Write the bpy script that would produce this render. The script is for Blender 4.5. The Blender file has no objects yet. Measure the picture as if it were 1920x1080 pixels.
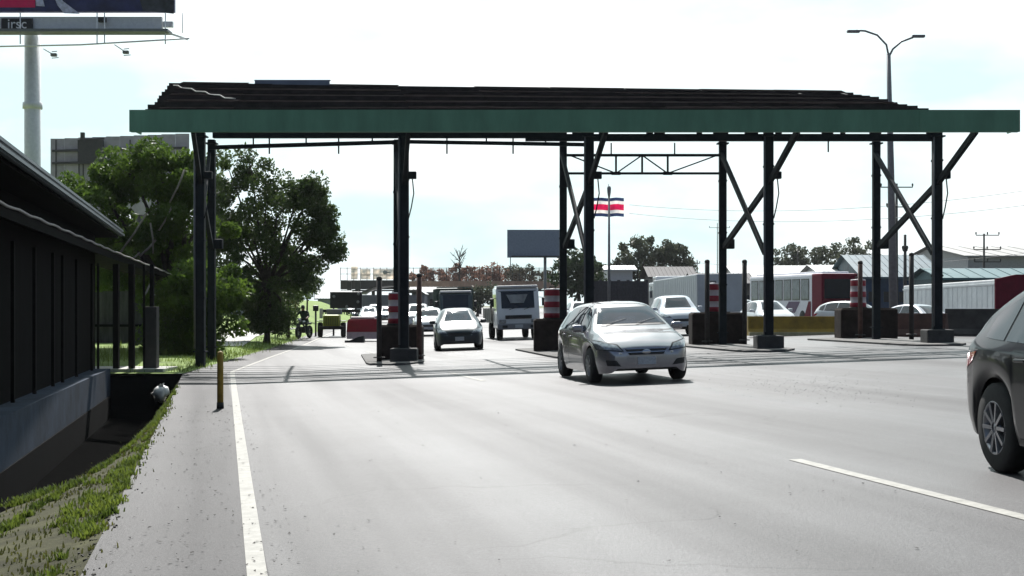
import bpy, bmesh, math, random
from mathutils import Vector, Matrix
from mathutils.bvhtree import BVHTree
R = math.radians
random.seed(7)
S = bpy.context.scene
COL = S.collection

# ------------------------------------------------------------------ camera, sky, sun
F, HZ, CAMZ = 2700.0, 572.0, 1.5          # focal length in photo pixels, horizon row, eye height
cam = bpy.data.objects.new('camera', bpy.data.cameras.new('camera'))
COL.objects.link(cam)
cam.location = (0, 0, CAMZ)
cam.rotation_euler = (R(90), 0, 0)
cam.data.sensor_width = 36
cam.data.lens = 36 * F / 1920
cam.data.shift_y = (HZ - 540) / 1920
cam.data.clip_end = 6000
S.camera = cam
S.view_settings.view_transform = 'Standard'
S.view_settings.look = 'None'
S.view_settings.gamma = 1
S.view_settings.exposure = 0.75

SUN_AZ, SUN_EL = R(-5.5), R(46)
w = bpy.data.worlds.new('World'); S.world = w; w.use_nodes = True
nt = w.node_tree; nt.nodes.clear()
out = nt.nodes.new('ShaderNodeOutputWorld'); bg = nt.nodes.new('ShaderNodeBackground')
sky = nt.nodes.new('ShaderNodeTexSky'); sky.sky_type = 'NISHITA'; sky.sun_disc = False
sky.sun_elevation = SUN_EL; sky.sun_rotation = SUN_AZ
sky.air_density = 1.0; sky.dust_density = 3.0; sky.ozone_density = 1.0
# thin high cloud, laid out by direction
tc = nt.nodes.new('ShaderNodeTexCoord'); mp = nt.nodes.new('ShaderNodeMapping')
mp.inputs['Scale'].default_value = (2.2, 2.2, 6)
nz = nt.nodes.new('ShaderNodeTexNoise'); nz.inputs['Scale'].default_value = 1.6; nz.inputs['Detail'].default_value = 6
rp = nt.nodes.new('ShaderNodeValToRGB'); rp.color_ramp.elements[0].position = .43; rp.color_ramp.elements[1].position = .66; rp.color_ramp.elements[0].color = (.05, .05, .05, 1)
mx = nt.nodes.new('ShaderNodeMixRGB')
veil = nt.nodes.new('ShaderNodeMixRGB'); veil.inputs[1].default_value = (9.3, 12.6, 12.9, 1); veil.inputs[2].default_value = (17.5, 18, 18.2, 1)
nt.links.new(tc.outputs['Generated'], mp.inputs[0]); nt.links.new(mp.outputs[0], nz.inputs[0])
nt.links.new(nz.outputs[0], rp.inputs[0])
mul = nt.nodes.new('ShaderNodeMath'); mul.operation = 'MULTIPLY'; mul.inputs[1].default_value = .93
# the cloud veil is brightest round the sun and thins out behind the viewer
dt = nt.nodes.new('ShaderNodeVectorMath'); dt.operation = 'DOT_PRODUCT'
dt.inputs[1].default_value = (math.sin(SUN_AZ) * math.cos(SUN_EL), math.cos(SUN_AZ) * math.cos(SUN_EL), math.sin(SUN_EL))
nt.links.new(tc.outputs['Generated'], dt.inputs[0])
mr = nt.nodes.new('ShaderNodeMapRange'); mr.interpolation_type = 'SMOOTHSTEP'
mr.inputs['From Min'].default_value = .30; mr.inputs['From Max'].default_value = .68
nt.links.new(dt.outputs['Value'], mr.inputs[0])
m3 = nt.nodes.new('ShaderNodeMath'); m3.operation = 'MULTIPLY'
nt.links.new(rp.outputs[0], veil.inputs[0]); nt.links.new(veil.outputs[0], mx.inputs[2]); m3.inputs[0].default_value = 1; nt.links.new(mr.outputs[0], m3.inputs[1])
nt.links.new(m3.outputs[0], mul.inputs[0]); nt.links.new(mul.outputs[0], mx.inputs[0])
nt.links.new(sky.outputs[0], mx.inputs[1]); nt.links.new(mx.outputs[0], bg.inputs[0])
bg.inputs[1].default_value = 0.05
nt.links.new(bg.outputs[0], out.inputs[0])

sl = bpy.data.lights.new('sun', 'SUN'); sl.energy = 4.6; sl.angle = R(.5); sl.color = (1, .97, .935)
so = bpy.data.objects.new('sun', sl); COL.objects.link(so)
sd = Vector((math.sin(SUN_AZ) * math.cos(SUN_EL), math.cos(SUN_AZ) * math.cos(SUN_EL), math.sin(SUN_EL)))
so.rotation_euler = sd.to_track_quat('Z', 'Y').to_euler(); so.location = sd * 100

# ------------------------------------------------------------------ materials
MATS = {}
def M(name, col=(.5, .5, .5), rough=.6, metal=0, spec=.5, var=.15, scale=6, bump=0, bscale=40, coat=0, stretch=None):
    """plain procedural surface: base colour broken up by two scales of noise"""
    if name in MATS: return MATS[name]
    m = bpy.data.materials.new(name); m.use_nodes = True; t = m.node_tree; p = t.nodes['Principled BSDF']
    p.inputs['Roughness'].default_value = rough; p.inputs['Metallic'].default_value = metal
    p.inputs['Specular IOR Level'].default_value = spec; p.inputs['Coat Weight'].default_value = coat
    p.inputs['Coat Roughness'].default_value = .04
    c = t.nodes.new('ShaderNodeTexCoord'); mpn = t.nodes.new('ShaderNodeMapping')
    if stretch: mpn.inputs['Scale'].default_value = stretch
    n = t.nodes.new('ShaderNodeTexNoise'); n.inputs['Scale'].default_value = scale; n.inputs['Detail'].default_value = 8
    n.inputs['Roughness'].default_value = .65
    r = t.nodes.new('ShaderNodeValToRGB')
    a = [max(0, x * (1 - var * 1.6)) for x in col]; b = [min(1, x * (1 + var)) for x in col]
    r.color_ramp.elements[0].color = (*a, 1); r.color_ramp.elements[1].color = (*b, 1)
    r.color_ramp.elements[0].position = .28; r.color_ramp.elements[1].position = .72
    t.links.new(c.outputs['Object'], mpn.inputs[0]); t.links.new(mpn.outputs[0], n.inputs[0])
    t.links.new(n.outputs[0], r.inputs[0]); t.links.new(r.outputs[0], p.inputs['Base Color'])
    if bump:
        n2 = t.nodes.new('ShaderNodeTexNoise'); n2.inputs['Scale'].default_value = bscale; n2.inputs['Detail'].default_value = 4
        bn = t.nodes.new('ShaderNodeBump'); bn.inputs['Strength'].default_value = bump; bn.inputs['Distance'].default_value = .02
        t.links.new(c.outputs['Object'], n2.inputs[0]); t.links.new(n2.outputs[0], bn.inputs['Height'])
        t.links.new(bn.outputs[0], p.inputs['Normal'])
    MATS[name] = m
    return m

def leaf_mat(name, col=None, trans=.35):
    if name in MATS: return MATS[name]
    m = bpy.data.materials.new(name); m.use_nodes = True; t = m.node_tree; p = t.nodes['Principled BSDF']
    o = t.nodes['Material Output']
    c = t.nodes.new('ShaderNodeTexCoord'); n = t.nodes.new('ShaderNodeTexNoise'); n.inputs['Scale'].default_value = 1.1; n.inputs['Detail'].default_value = 5
    r = t.nodes.new('ShaderNodeValToRGB')
    r.color_ramp.elements[0].color = (col[0] * .55, col[1] * .6, col[2] * .6, 1); r.color_ramp.elements[0].position = .3
    r.color_ramp.elements[1].color = (col[0] * 1.5, col[1] * 1.35, col[2] * 1.2, 1); r.color_ramp.elements[1].position = .7
    tr = t.nodes.new('ShaderNodeBsdfTranslucent'); mxs = t.nodes.new('ShaderNodeMixShader'); mxs.inputs[0].default_value = trans
    t.links.new(c.outputs['Object'], n.inputs[0]); t.links.new(n.outputs[0], r.inputs[0])
    t.links.new(r.outputs[0], p.inputs['Base Color']); t.links.new(r.outputs[0], tr.inputs[0])
    p.inputs['Roughness'].default_value = .5; p.inputs['Specular IOR Level'].default_value = .27
    t.links.new(p.outputs[0], mxs.inputs[1]); t.links.new(tr.outputs[0], mxs.inputs[2]); t.links.new(mxs.outputs[0], o.inputs[0])
    MATS[name] = m
    return m

def stripe_mat(name, cols, axis, period, rough=.5):
    """bands of paint along one object axis: cols = list of (start fraction, colour)"""
    if name in MATS: return MATS[name]
    m = bpy.data.materials.new(name); m.use_nodes = True; t = m.node_tree; p = t.nodes['Principled BSDF']
    c = t.nodes.new('ShaderNodeTexCoord'); s = t.nodes.new('ShaderNodeSeparateXYZ')
    d = t.nodes.new('ShaderNodeMath'); d.operation = 'DIVIDE'; d.inputs[1].default_value = period
    f = t.nodes.new('ShaderNodeMath'); f.operation = 'FRACT'
    r = t.nodes.new('ShaderNodeValToRGB'); r.color_ramp.interpolation = 'CONSTANT'
    while len(r.color_ramp.elements) < len(cols): r.color_ramp.elements.new(.5)
    for e, (q, k) in zip(r.color_ramp.elements, cols): e.position = q; e.color = (*k, 1)
    n = t.nodes.new('ShaderNodeTexNoise'); n.inputs['Scale'].default_value = 7; n.inputs['Detail'].default_value = 6
    mm = t.nodes.new('ShaderNodeMixRGB'); mm.blend_type = 'MULTIPLY'; mm.inputs[0].default_value = .5
    t.links.new(c.outputs['Object'], s.inputs[0]); t.links.new(s.outputs['XYZ'.index(axis)], d.inputs[0])
    t.links.new(d.outputs[0], f.inputs[0]); t.links.new(f.outputs[0], r.inputs[0])
    t.links.new(c.outputs['Object'], n.inputs[0]); t.links.new(r.outputs[0], mm.inputs[1]); t.links.new(n.outputs[0], mm.inputs[2])
    t.links.new(mm.outputs[0], p.inputs['Base Color']); p.inputs['Roughness'].default_value = rough
    MATS[name] = m
    return m

# ------------------------------------------------------------------ object helpers
def tag(o, label=None, cat=None, group=None, kind=None):
    if label: o['label'] = label
    if cat: o['category'] = cat
    if group: o['group'] = group
    if kind: o['kind'] = kind
    return o

def empty(name, loc, label=None, cat=None, group=None, rz=0):
    o = bpy.data.objects.new(name, None); COL.objects.link(o); o.location = loc; o.rotation_euler = (0, 0, rz)
    o.empty_display_size = .3
    return tag(o, label, cat, group)

class MB:
    """collects shapes, then links them as one mesh"""
    def __init__(s): s.b = bmesh.new()
    def box(s, c, d, rz=0, bev=0, rx=0, ry=0):
        m = Matrix.Translation(c) @ Matrix.Rotation(rz, 4, 'Z') @ Matrix.Rotation(ry, 4, 'Y') @ Matrix.Rotation(rx, 4, 'X') @ Matrix.Diagonal((d[0], d[1], d[2], 1))
        if not bev:
            bmesh.ops.create_cube(s.b, size=1, matrix=m); return s
        t = bmesh.new(); bmesh.ops.create_cube(t, size=1, matrix=Matrix.Diagonal((d[0], d[1], d[2], 1)))
        bmesh.ops.bevel(t, geom=t.edges[:], offset=bev, segments=2, affect='EDGES', profile=.6)
        t.transform(Matrix.Translation(c) @ Matrix.Rotation(rz, 4, 'Z') @ Matrix.Rotation(ry, 4, 'Y') @ Matrix.Rotation(rx, 4, 'X'))
        return s.join(t)
    def join(s, t):
        vm = {v: s.b.verts.new(v.co) for v in t.verts}
        for f in t.faces:
            try: s.b.faces.new([vm[v] for v in f.verts]).smooth = f.smooth
            except ValueError: pass
        t.free(); return s
    def bar(s, p, q, wd, ht):
        p, q = Vector(p), Vector(q); d = q - p
        m = Matrix.Translation((p + q) / 2) @ d.to_track_quat('Y', 'Z').to_matrix().to_4x4() @ Matrix.Diagonal((wd, d.length, ht, 1))
        bmesh.ops.create_cube(s.b, size=1, matrix=m); return s
    def tube(s, pts, rad, n=10, cap=True):
        pts = [Vector(p) for p in pts]
        rs = rad if isinstance(rad, (list, tuple)) else [rad] * len(pts)
        rings = []; up = None
        for i, p in enumerate(pts):
            d = (pts[min(i + 1, len(pts) - 1)] - pts[max(i - 1, 0)]).normalized()
            a = d.orthogonal().normalized() if up is None else (up - d * up.dot(d)).normalized()
            up = a; b = d.cross(a)
            rings.append([s.b.verts.new(p + (a * math.cos(k * 2 * math.pi / n) + b * math.sin(k * 2 * math.pi / n)) * rs[i]) for k in range(n)])
        for u, v in zip(rings, rings[1:]):
            for k in range(n):
                s.b.faces.new((u[k], u[(k + 1) % n], v[(k + 1) % n], v[k])).smooth = True
        if cap:
            s.b.faces.new(rings[0][::-1]); s.b.faces.new(rings[-1])
        return s
    def lathe(s, prof, c, axis='Z', n=24):
        """prof: (radius, height) pairs, closed at the ends if radius is 0"""
        rings = []
        for r, h in prof:
            ring = []
            for k in range(n):
                a = 2 * math.pi * k / n; x, y = r * math.cos(a), r * math.sin(a)
                v = (x, y, h) if axis == 'Z' else ((x, h, y) if axis == 'Y' else (h, x, y))
                ring.append(s.b.verts.new(Vector(c) + Vector(v)))
            rings.append(ring)
        for u, v in zip(rings, rings[1:]):
            for k in range(n): s.b.faces.new((u[k], u[(k + 1) % n], v[(k + 1) % n], v[k])).smooth = True
        return s
    def face(s, pts, smooth=False):
        f = s.b.faces.new([s.b.verts.new(p) for p in pts]); f.smooth = smooth; return s
    def grid(s, rows, smooth=True):
        vs = [[s.b.verts.new(p) for p in r] for r in rows]
        for a, b in zip(vs, vs[1:]):
            for i in range(len(a) - 1): s.b.faces.new((a[i], a[i + 1], b[i + 1], b[i])).smooth = smooth
        return s
    def prism(s, pts, d):
        """polygon extruded by vector d"""
        a = [s.b.verts.new(p) for p in pts]; b = [s.b.verts.new(Vector(p) + Vector(d)) for p in pts]
        s.b.faces.new(a); s.b.faces.new(b[::-1]); n = len(a)
        for i in range(n): s.b.faces.new((a[i], b[i], b[(i + 1) % n], a[(i + 1) % n]))
        return s
    def build(s, name, mat, parent=None, local=False, doub=False, fixn=True):
        if doub: bmesh.ops.remove_doubles(s.b, verts=s.b.verts, dist=1e-5)
        if fixn: bmesh.ops.recalc_face_normals(s.b, faces=s.b.faces)
        me = bpy.data.meshes.new(name); s.b.to_mesh(me); s.b.free()
        if mat: me.materials.append(mat)
        o = bpy.data.objects.new(name, me); COL.objects.link(o)
        if parent is not None:
            o.parent = parent
            if not local:
                root = parent
                off = Vector(root.location)
                while root.parent: root = root.parent; off += Vector(root.location)
                me.transform(Matrix.Translation(-off))
        return o

def based(o):
    """put a one-mesh thing's origin at the middle of its base"""
    vs = [v.co for v in o.data.vertices]
    c = Vector(((min(v.x for v in vs) + max(v.x for v in vs)) / 2, (min(v.y for v in vs) + max(v.y for v in vs)) / 2, min(v.z for v in vs)))
    o.data.transform(Matrix.Translation(-c)); o.location = c
    return o

def kids(o): return list(o.children)
def copy_tree(o, parent=None):
    c = o.copy(); COL.objects.link(c)
    if parent is not None: c.parent = parent
    for ch in kids(o): copy_tree(ch, c)
    return c

def text_mesh(name, body, size, mat, parent, loc, rot, depth=.01):
    cu = bpy.data.curves.new(name, 'FONT'); cu.body = body; cu.size = size; cu.extrude = depth; cu.align_x = 'CENTER'
    t = bpy.data.objects.new(name, cu); COL.objects.link(t)
    bpy.context.view_layer.update()
    me = bpy.data.meshes.new_from_object(t.evaluated_get(bpy.context.evaluated_depsgraph_get()))
    bpy.data.objects.remove(t); bpy.data.curves.remove(cu)
    me.materials.clear(); me.materials.append(mat)
    o = bpy.data.objects.new(name, me); COL.objects.link(o); o.parent = parent; o.location = loc; o.rotation_euler = rot
    return o

# ------------------------------------------------------------------ the lie of the land
def smooth(a, b, x):
    t = max(0, min(1, (x - a) / (b - a))); return t * t * (3 - 2 * t)
XE = [(-20, 3.36), (8.44, -2.53), (36, -8.23), (46, -8.9), (70, -10.4), (120, -14.2), (213, -22), (400, -40), (900, -90), (3000, -300)]
def xe(y):
    for (a, p), (b, q) in zip(XE, XE[1:]):
        if y <= b: return p + (q - p) * (y - a) / (b - a)
    return XE[-1][1]
def base_z(x, y):
    k = 1 - .55 * smooth(55, 80, y)
    return .035 * max(-6, min(12, x)) * k
def gz(x, y):
    q = x - xe(y); z = base_z(x, y)
    if q < -.5 and y > 40:
        z += (2.1 * smooth(66, 120, y)) * smooth(-.5, -7, q) + .12 * smooth(-.3, -1.0, q)
    return z
def P(u, v, Y):
    return Vector(((u - 960) * Y / F, Y, CAMZ - (v - HZ) * Y / F))
def onground(u, Y):
    x = (u - 960) * Y / F
    return Vector((x, Y, gz(x, Y)))
def G(u, v):
    """ground point seen at a photo pixel"""
    lo, hi = 4, 900
    for _ in range(50):
        m = (lo + hi) / 2; p = onground(u, m)
        if HZ + (CAMZ - p.z) * F / m > v: lo = m
        else: hi = m
    return onground(u, lo)

asphalt = bpy.data.materials.new('asphalt'); asphalt.use_nodes = True
def _asph():
    t = asphalt.node_tree; p = t.nodes['Principled BSDF']; c = t.nodes.new('ShaderNodeTexCoord')
    m1 = t.nodes.new('ShaderNodeMapping'); m1.vector_type = 'TEXTURE'; m1.inputs['Rotation'].default_value = (0, 0, R(11.7)); m1.inputs['Scale'].default_value = (1.5, 45, 1)
    n1 = t.nodes.new('ShaderNodeTexNoise'); n1.inputs['Scale'].default_value = 1; n1.inputs['Detail'].default_value = 4
    n2 = t.nodes.new('ShaderNodeTexNoise'); n2.inputs['Scale'].default_value = 38; n2.inputs['Detail'].default_value = 6; n2.inputs['Roughness'].default_value = .75
    n3 = t.nodes.new('ShaderNodeTexNoise'); n3.inputs['Scale'].default_value = .45; n3.inputs['Detail'].default_value = 7; n3.inputs['Roughness'].default_value = .6
    def ramp(a, b, pa=.3, pb=.7):
        r = t.nodes.new('ShaderNodeValToRGB'); r.color_ramp.elements[0].color = (*a, 1); r.color_ramp.elements[1].color = (*b, 1)
        r.color_ramp.elements[0].position = pa; r.color_ramp.elements[1].position = pb; return r
    r1 = ramp((.040, .039, .042), (.086, .084, .088), .34, .66); r2 = ramp((.4, .4, .4), (1.35, 1.35, 1.35), .3, .72); r3 = ramp((.78, .77, .77), (1.1, 1.1, 1.1), .35, .65)
    t.links.new(c.outputs['Object'], m1.inputs[0]); t.links.new(m1.outputs[0], n1.inputs[0])
    for n in (n2, n3): t.links.new(c.outputs['Object'], n.inputs[0])
    t.links.new(n1.outputs[0], r1.inputs[0]); t.links.new(n2.outputs[0], r2.inputs[0]); t.links.new(n3.outputs[0], r3.inputs[0])
    a = t.nodes.new('ShaderNodeMixRGB'); a.blend_type = 'MULTIPLY'; a.inputs[0].default_value = 1
    b = t.nodes.new('ShaderNodeMixRGB'); b.blend_type = 'MULTIPLY'; b.inputs[0].default_value = 1
    t.links.new(r1.outputs[0], a.inputs[1]); t.links.new(r2.outputs[0], a.inputs[2]); t.links.new(a.outputs[0], b.inputs[1]); t.links.new(r3.outputs[0], b.inputs[2])
    # cracks: edges of large distorted cells, shown only where a broad noise allows; fine aggregate speckle; worn gritty patches
    nd = t.nodes.new('ShaderNodeTexNoise'); nd.inputs['Scale'].default_value = 1.4; nd.inputs['Detail'].default_value = 5
    md = t.nodes.new('ShaderNodeMixRGB'); md.blend_type = 'ADD'; md.inputs[0].default_value = .9
    t.links.new(c.outputs['Object'], nd.inputs[0]); t.links.new(c.outputs['Object'], md.inputs[1]); t.links.new(nd.outputs['Color'], md.inputs[2])
    vo = t.nodes.new('ShaderNodeTexVoronoi'); vo.feature = 'DISTANCE_TO_EDGE'; vo.inputs['Scale'].default_value = .33
    t.links.new(md.outputs[0], vo.inputs['Vector'])
    cr = ramp((.42, .42, .42), (1, 1, 1), .0, .012); t.links.new(vo.outputs['Distance'], cr.inputs[0])
    nm = t.nodes.new('ShaderNodeTexNoise'); nm.inputs['Scale'].default_value = .16; t.links.new(c.outputs['Object'], nm.inputs[0])
    cm = ramp((0, 0, 0), (1, 1, 1), .50, .56); t.links.new(nm.outputs[0], cm.inputs[0])
    e1 = t.nodes.new('ShaderNodeMixRGB'); e1.blend_type = 'MULTIPLY'
    t.links.new(cm.outputs[0], e1.inputs[0]); t.links.new(b.outputs[0], e1.inputs[1]); t.links.new(cr.outputs[0], e1.inputs[2])
    n4 = t.nodes.new('ShaderNodeTexNoise'); n4.inputs['Scale'].default_value = 130; n4.inputs['Detail'].default_value = 2
    t.links.new(c.outputs['Object'], n4.inputs[0]); s4 = ramp((.5, .5, .5), (1.5, 1.5, 1.5), .34, .66); t.links.new(n4.outputs[0], s4.inputs[0])
    e2 = t.nodes.new('ShaderNodeMixRGB'); e2.blend_type = 'MULTIPLY'; e2.inputs[0].default_value = .8
    t.links.new(e1.outputs[0], e2.inputs[1]); t.links.new(s4.outputs[0], e2.inputs[2]); b = e2
    t.links.new(b.outputs[0], p.inputs['Base Color'])
    p.inputs['Specular IOR Level'].default_value = .27
    rr = ramp((.64, .64, .64), (.42, .42, .42), .34, .66); t.links.new(n1.outputs[0], rr.inputs[0]); t.links.new(rr.outputs[0], p.inputs['Roughness'])
    bn = t.nodes.new('ShaderNodeBump'); bn.inputs['Strength'].default_value = .55; bn.inputs['Distance'].default_value = .012
    t.links.new(n2.outputs[0], bn.inputs['Height']); t.links.new(bn.outputs[0], p.inputs['Normal'])
_asph()
white_line = M('road_paint_white', (.33, .32, .295), .7, spec=.2, var=.18, scale=9, bump=.2)
dirt = M('dirt_and_grass_ground', (.13, .14, .07), .95, var=.35, scale=.8, bump=.4, bscale=9)
lawn = M('mown_lawn', (.17, .25, .045), .95, var=.3, scale=1.2, bump=.5, bscale=14)
swale = M('mossy_concrete_channel', (.052, .052, .024), .95, spec=.2, var=.5, scale=2.6, bump=.5, bscale=30)
path_m = M('pale_concrete_path', (.5, .49, .46), .9, var=.12, scale=2, bump=.2)
conc_dk = M('stained_concrete', (.06, .058, .056), .9, var=.3, scale=3, bump=.3, bscale=25)
conc = M('kerb_concrete', (.12, .115, .11), .9, var=.25, scale=4, bump=.3, bscale=25)

YR = [-12 + 2 * i for i in range(66)] + [125, 132, 140, 150, 165, 180, 200, 225, 260, 300, 350, 420, 520, 700, 1000, 1600, 3000]
def sheet(name, qs, mat, y0, y1, zf=gz, dz=0):
    rows = []
    ys = [y for y in YR if y0 <= y <= y1]
    for y in ys: rows.append([(xe(y) + q, y, zf(xe(y) + q, y) + dz) for q in qs])
    o = MB().grid(rows).build(name, mat, fixn=False)
    return tag(o, kind='structure')
QR = [1.1, 1.5] + [2 + i for i in range(29)] + [33, 37, 42, 50, 60, 75]
sheet('road', QR, asphalt, -12, 3000)
shoulder_m = asphalt.copy(); shoulder_m.name = 'coarse_grey_asphalt'
for n_ in shoulder_m.node_tree.nodes:
    if n_.type == 'BSDF_PRINCIPLED': n_.inputs['Specular IOR Level'].default_value = .16
    if n_.type == 'VALTORGB' and abs(n_.color_ramp.elements[1].color[0] - .086) < .001:
        n_.color_ramp.elements[0].color = (.030, .028, .031, 1); n_.color_ramp.elements[1].color = (.052, .049, .052, 1)
sheet('shoulder', [0, .1, .2, .35, .5, .7, .9, 1.1], shoulder_m, -12, 3000)
sheet('ground', [75, 90, 120, 200, 400, 900], dirt, -12, 3000)
# left of the road beyond the toll: lawn, hillside; before it: channel bank, ditch, building ground
sheet('lawn', [-15, -12, -10, -8, -7, -6, -5, -4, -3, -2, -1.5, -1, -.6, -.3, 0], lawn, 36, 3000)
BW = [(0, 1.95), (10, 1.85), (13, 1.45), (17.5, .68), (23, .32), (36, .2)]
def bw(y):
    for (a, p), (b, q) in zip(BW, BW[1:]):
        if y <= b: return p + (q - p) * max(0, y - a) / (b - a)
    return BW[-1][1]
sheet('far_ground', [-400, -200, -120, -80, -60, -50, -40, -30, -24, -18, -15], dirt, 36, 3000)
def bank_z(x, y):
    f = (x - xe(y)) / bw(y)
    prof = [(-1, -.34), (-.75, -.25), (-.45, -.16), (-.2, -.09), (-.08, -.06), (0, 0)]
    if f <= -1: return base_z(x, y) - .34
    for (a, p), (b, r) in zip(prof, prof[1:]):
        if f <= b + 1e-6: return base_z(x, y) + p + (r - p) * (f - a) / (b - a)
    return base_z(x, y)
def channel():
    ys = [-12 + k for k in range(49)]; rows = []; rows2 = []; rows3 = []
    for y in ys:
        w_ = bw(y); xx = [xe(y) - w_ * f for f in (1, .88, .75, .6, .45, .32, .2, .08, 0)]
        rows.append([(x, y, bank_z(x, y)) for x in xx])
        x = xx[0]; e = min(ev(y) - .02, x - .1); z = bank_z(x, y)
        rows2.append([(e - 1.2, y, -1.3), (e, y, -1.32), ((e + x) / 2, y, -1.4), (x - .06, y, -1.3), (x - .03, y, z - .5), (x, y, z - .02), (x, y, z)])
        rows3.append([(-300, y, -.4), (-60, y, -.4), (ev(y) - 1.2, y, -.4)])
    tag(MB().grid(rows).build('channel_bank', swale, fixn=False), kind='structure')
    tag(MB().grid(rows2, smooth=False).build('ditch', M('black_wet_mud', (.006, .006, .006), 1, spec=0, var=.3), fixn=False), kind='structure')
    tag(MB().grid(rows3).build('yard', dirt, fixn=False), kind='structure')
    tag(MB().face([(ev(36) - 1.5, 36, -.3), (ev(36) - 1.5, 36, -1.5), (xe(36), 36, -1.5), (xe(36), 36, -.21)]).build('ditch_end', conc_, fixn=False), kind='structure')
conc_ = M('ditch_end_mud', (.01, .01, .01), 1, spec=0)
ev = lambda y: -6.75 - .19 * (y - 19)          # line of the building's eave, left of the ditch
channel()

def strip(name, pts, wd, mat, dz=.005, step=.5):
    """painted band following the road surface"""
    mb = MB(); L = []
    for a, b in zip(pts, pts[1:]):
        n = max(1, int((Vector(b) - Vector(a)).length / step))
        for i in range(n): L.append(Vector(a).lerp(Vector(b), i / n))
    L.append(Vector(pts[-1])); left, right = [], []
    for i, p in enumerate(L):
        d = (L[min(i + 1, len(L) - 1)] - L[max(i - 1, 0)]).normalized(); nrm = Vector((-d.y, d.x))
        for side, lst in ((1, left), (-1, right)):
            q = p + nrm * side * wd / 2; lst.append((q.x, q.y, base_z(q.x, q.y) + dz))
    mb.grid([left, right], smooth=False)
    o = mb.build(name, mat); o.data.flip_normals() if o.data.polygons[0].normal.z < 0 else None
    return tag(o, kind='structure')
EL = [(-2.5 + 1.0, 8.44 - 14), (-1.46, 8.25), (-7.15, 36.8), (-7.9, 47), (-9.4, 70), (-13.2, 120), (-21, 213)]
EL[0] = (-1.46 + .2065 * 20, 8.25 - 20)
strip('road_edge_line', EL, .115, white_line)
# dashed lane lines
def dash(a, b, wd=.12): return strip('lane_dash', [a, b], wd, white_line)
g1, g2 = G(1490, 862), G(1925, 972)
dvec = (g2 - g1).normalized()
dash((g1.x, g1.y), (g1.x + dvec.x * 4.5, g1.y + dvec.y * 4.5))
for k in range(2, 6):
    a = g1 - dvec * 10 * (k) ; dash((a.x, a.y), (a.x + dvec.x * 4, a.y + dvec.y * 4))
for u, v0 in ((900, 606), (1240, 622)):
    for j in range(5):
        a = G(u, v0 + j * 0)
        y = a.y + j * 12 - 10
        if y > 48: dash((a.x - .1 * (y - a.y), y), (a.x - .1 * (y + 4 - a.y), y + 4))
# footpath beside the lawn
pl = [G(395, 650), G(432, 632), G(470, 620), G(530, 612)]
def path():
    rows = []
    for i in range(len(pl) - 1):
        for k in range(8):
            p = pl[i].lerp(pl[i + 1], k / 8); d = (pl[i + 1] - pl[i]).normalized(); n = Vector((-d.y, d.x, 0))
            rows.append([(p.x + n.x * s, p.y + n.y * s, gz(p.x + n.x * s, p.y + n.y * s) + .03) for s in (-1.2, -.4, .4, 1.2)])
    tag(MB().grid(rows).build('footpath', path_m), kind='structure')
path()

# ------------------------------------------------------------------ toll canopy
steel = M('dark_painted_steel', (.016, .021, .026), .65, spec=.12, var=.3, scale=5, bump=.15)
green = M('green_fascia_paint', (.14, .31, .20), .6, spec=.3, var=.16, scale=1.6, stretch=(1, 1, .25))
rustst = M('bare_weathered_purlin', (.032, .027, .028), .8, spec=.15, var=.4, scale=3)
greysheet = M('grey_blue_sheet', (.16, .19, .27), .6, var=.15, scale=2)
YN, YB, YF = 40.0, 44.4, 37.4
NEAR = [376, 758, 1105, 1441, 1757]; REAR = [397, 745, 1056, 1355, 1643]
cx = lambda u, y: (u - 960) * y / F
can = empty('toll_canopy', (1.5, 42, .05), 'long toll plaza canopy with green fascia, bare roof purlins and dark steel columns', 'toll canopy')
# fascia: folded sheet with a return lip
fx0, fx1, fz0, fz1 = cx(244, YF), cx(1911, YF), 6.0, 6.57
mb = MB(); n = 9
for i in range(n):
    a, b = fx0 + (fx1 - fx0) * i / n, fx0 + (fx1 - fx0) * (i + 1) / n
    mb.box(((a + b) / 2, YF + .012 * (i % 2), (fz0 + fz1) / 2), (b - a + .04, .03, fz1 - fz0 - .002 * (i % 2)))
mb.box(((fx0 + fx1) / 2, YF + .09, fz0 + .015), (fx1 - fx0, .14, .03))
mb.box(((fx0 + fx1) / 2, YF + .09, fz1 - .015), (fx1 - fx0, .14, .03))
mb.box((fx0 + .015, YF + .55, 6.3), (.03, 1.0, .5)); mb.box((fx1 - .015, YF + .45, 6.3), (.03, .8, .5))
mb.build('fascia', green, can)
NP = 9
def purl(t, side):
    y = 38.0 + 6.6 * t; z = 6.62 + t * ((1.68 if side < 0 else 1.40)); x = (-9.64 - .93 * t) if side < 0 else (10.98 - .41 * t)
    return Vector((x, y, z))
for i in range(NP):
    t = i / (NP - 1); a, b = purl(t, -1), purl(t, 1); mb = MB(); nseg = 6
    last = a + Vector((random.uniform(-.08, .08), 0, 0))
    for s in range(nseg):
        q = a.lerp(b, (s + 1) / nseg + (random.uniform(-.03, .03) if s < nseg - 1 else 0))
        j = Vector((0, random.uniform(-.02, .02), random.uniform(-.012, .02)))
        mb.bar(last + j, q + j + Vector((0, 0, random.uniform(-.015, .02))), .085, .115)
        if s: mb.bar(last - Vector((.28, -.04, -.02)), last + Vector((.28, .04, .03)), .03, .10)
        last = q
    mb.build('purlin', rustst, can)
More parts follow.
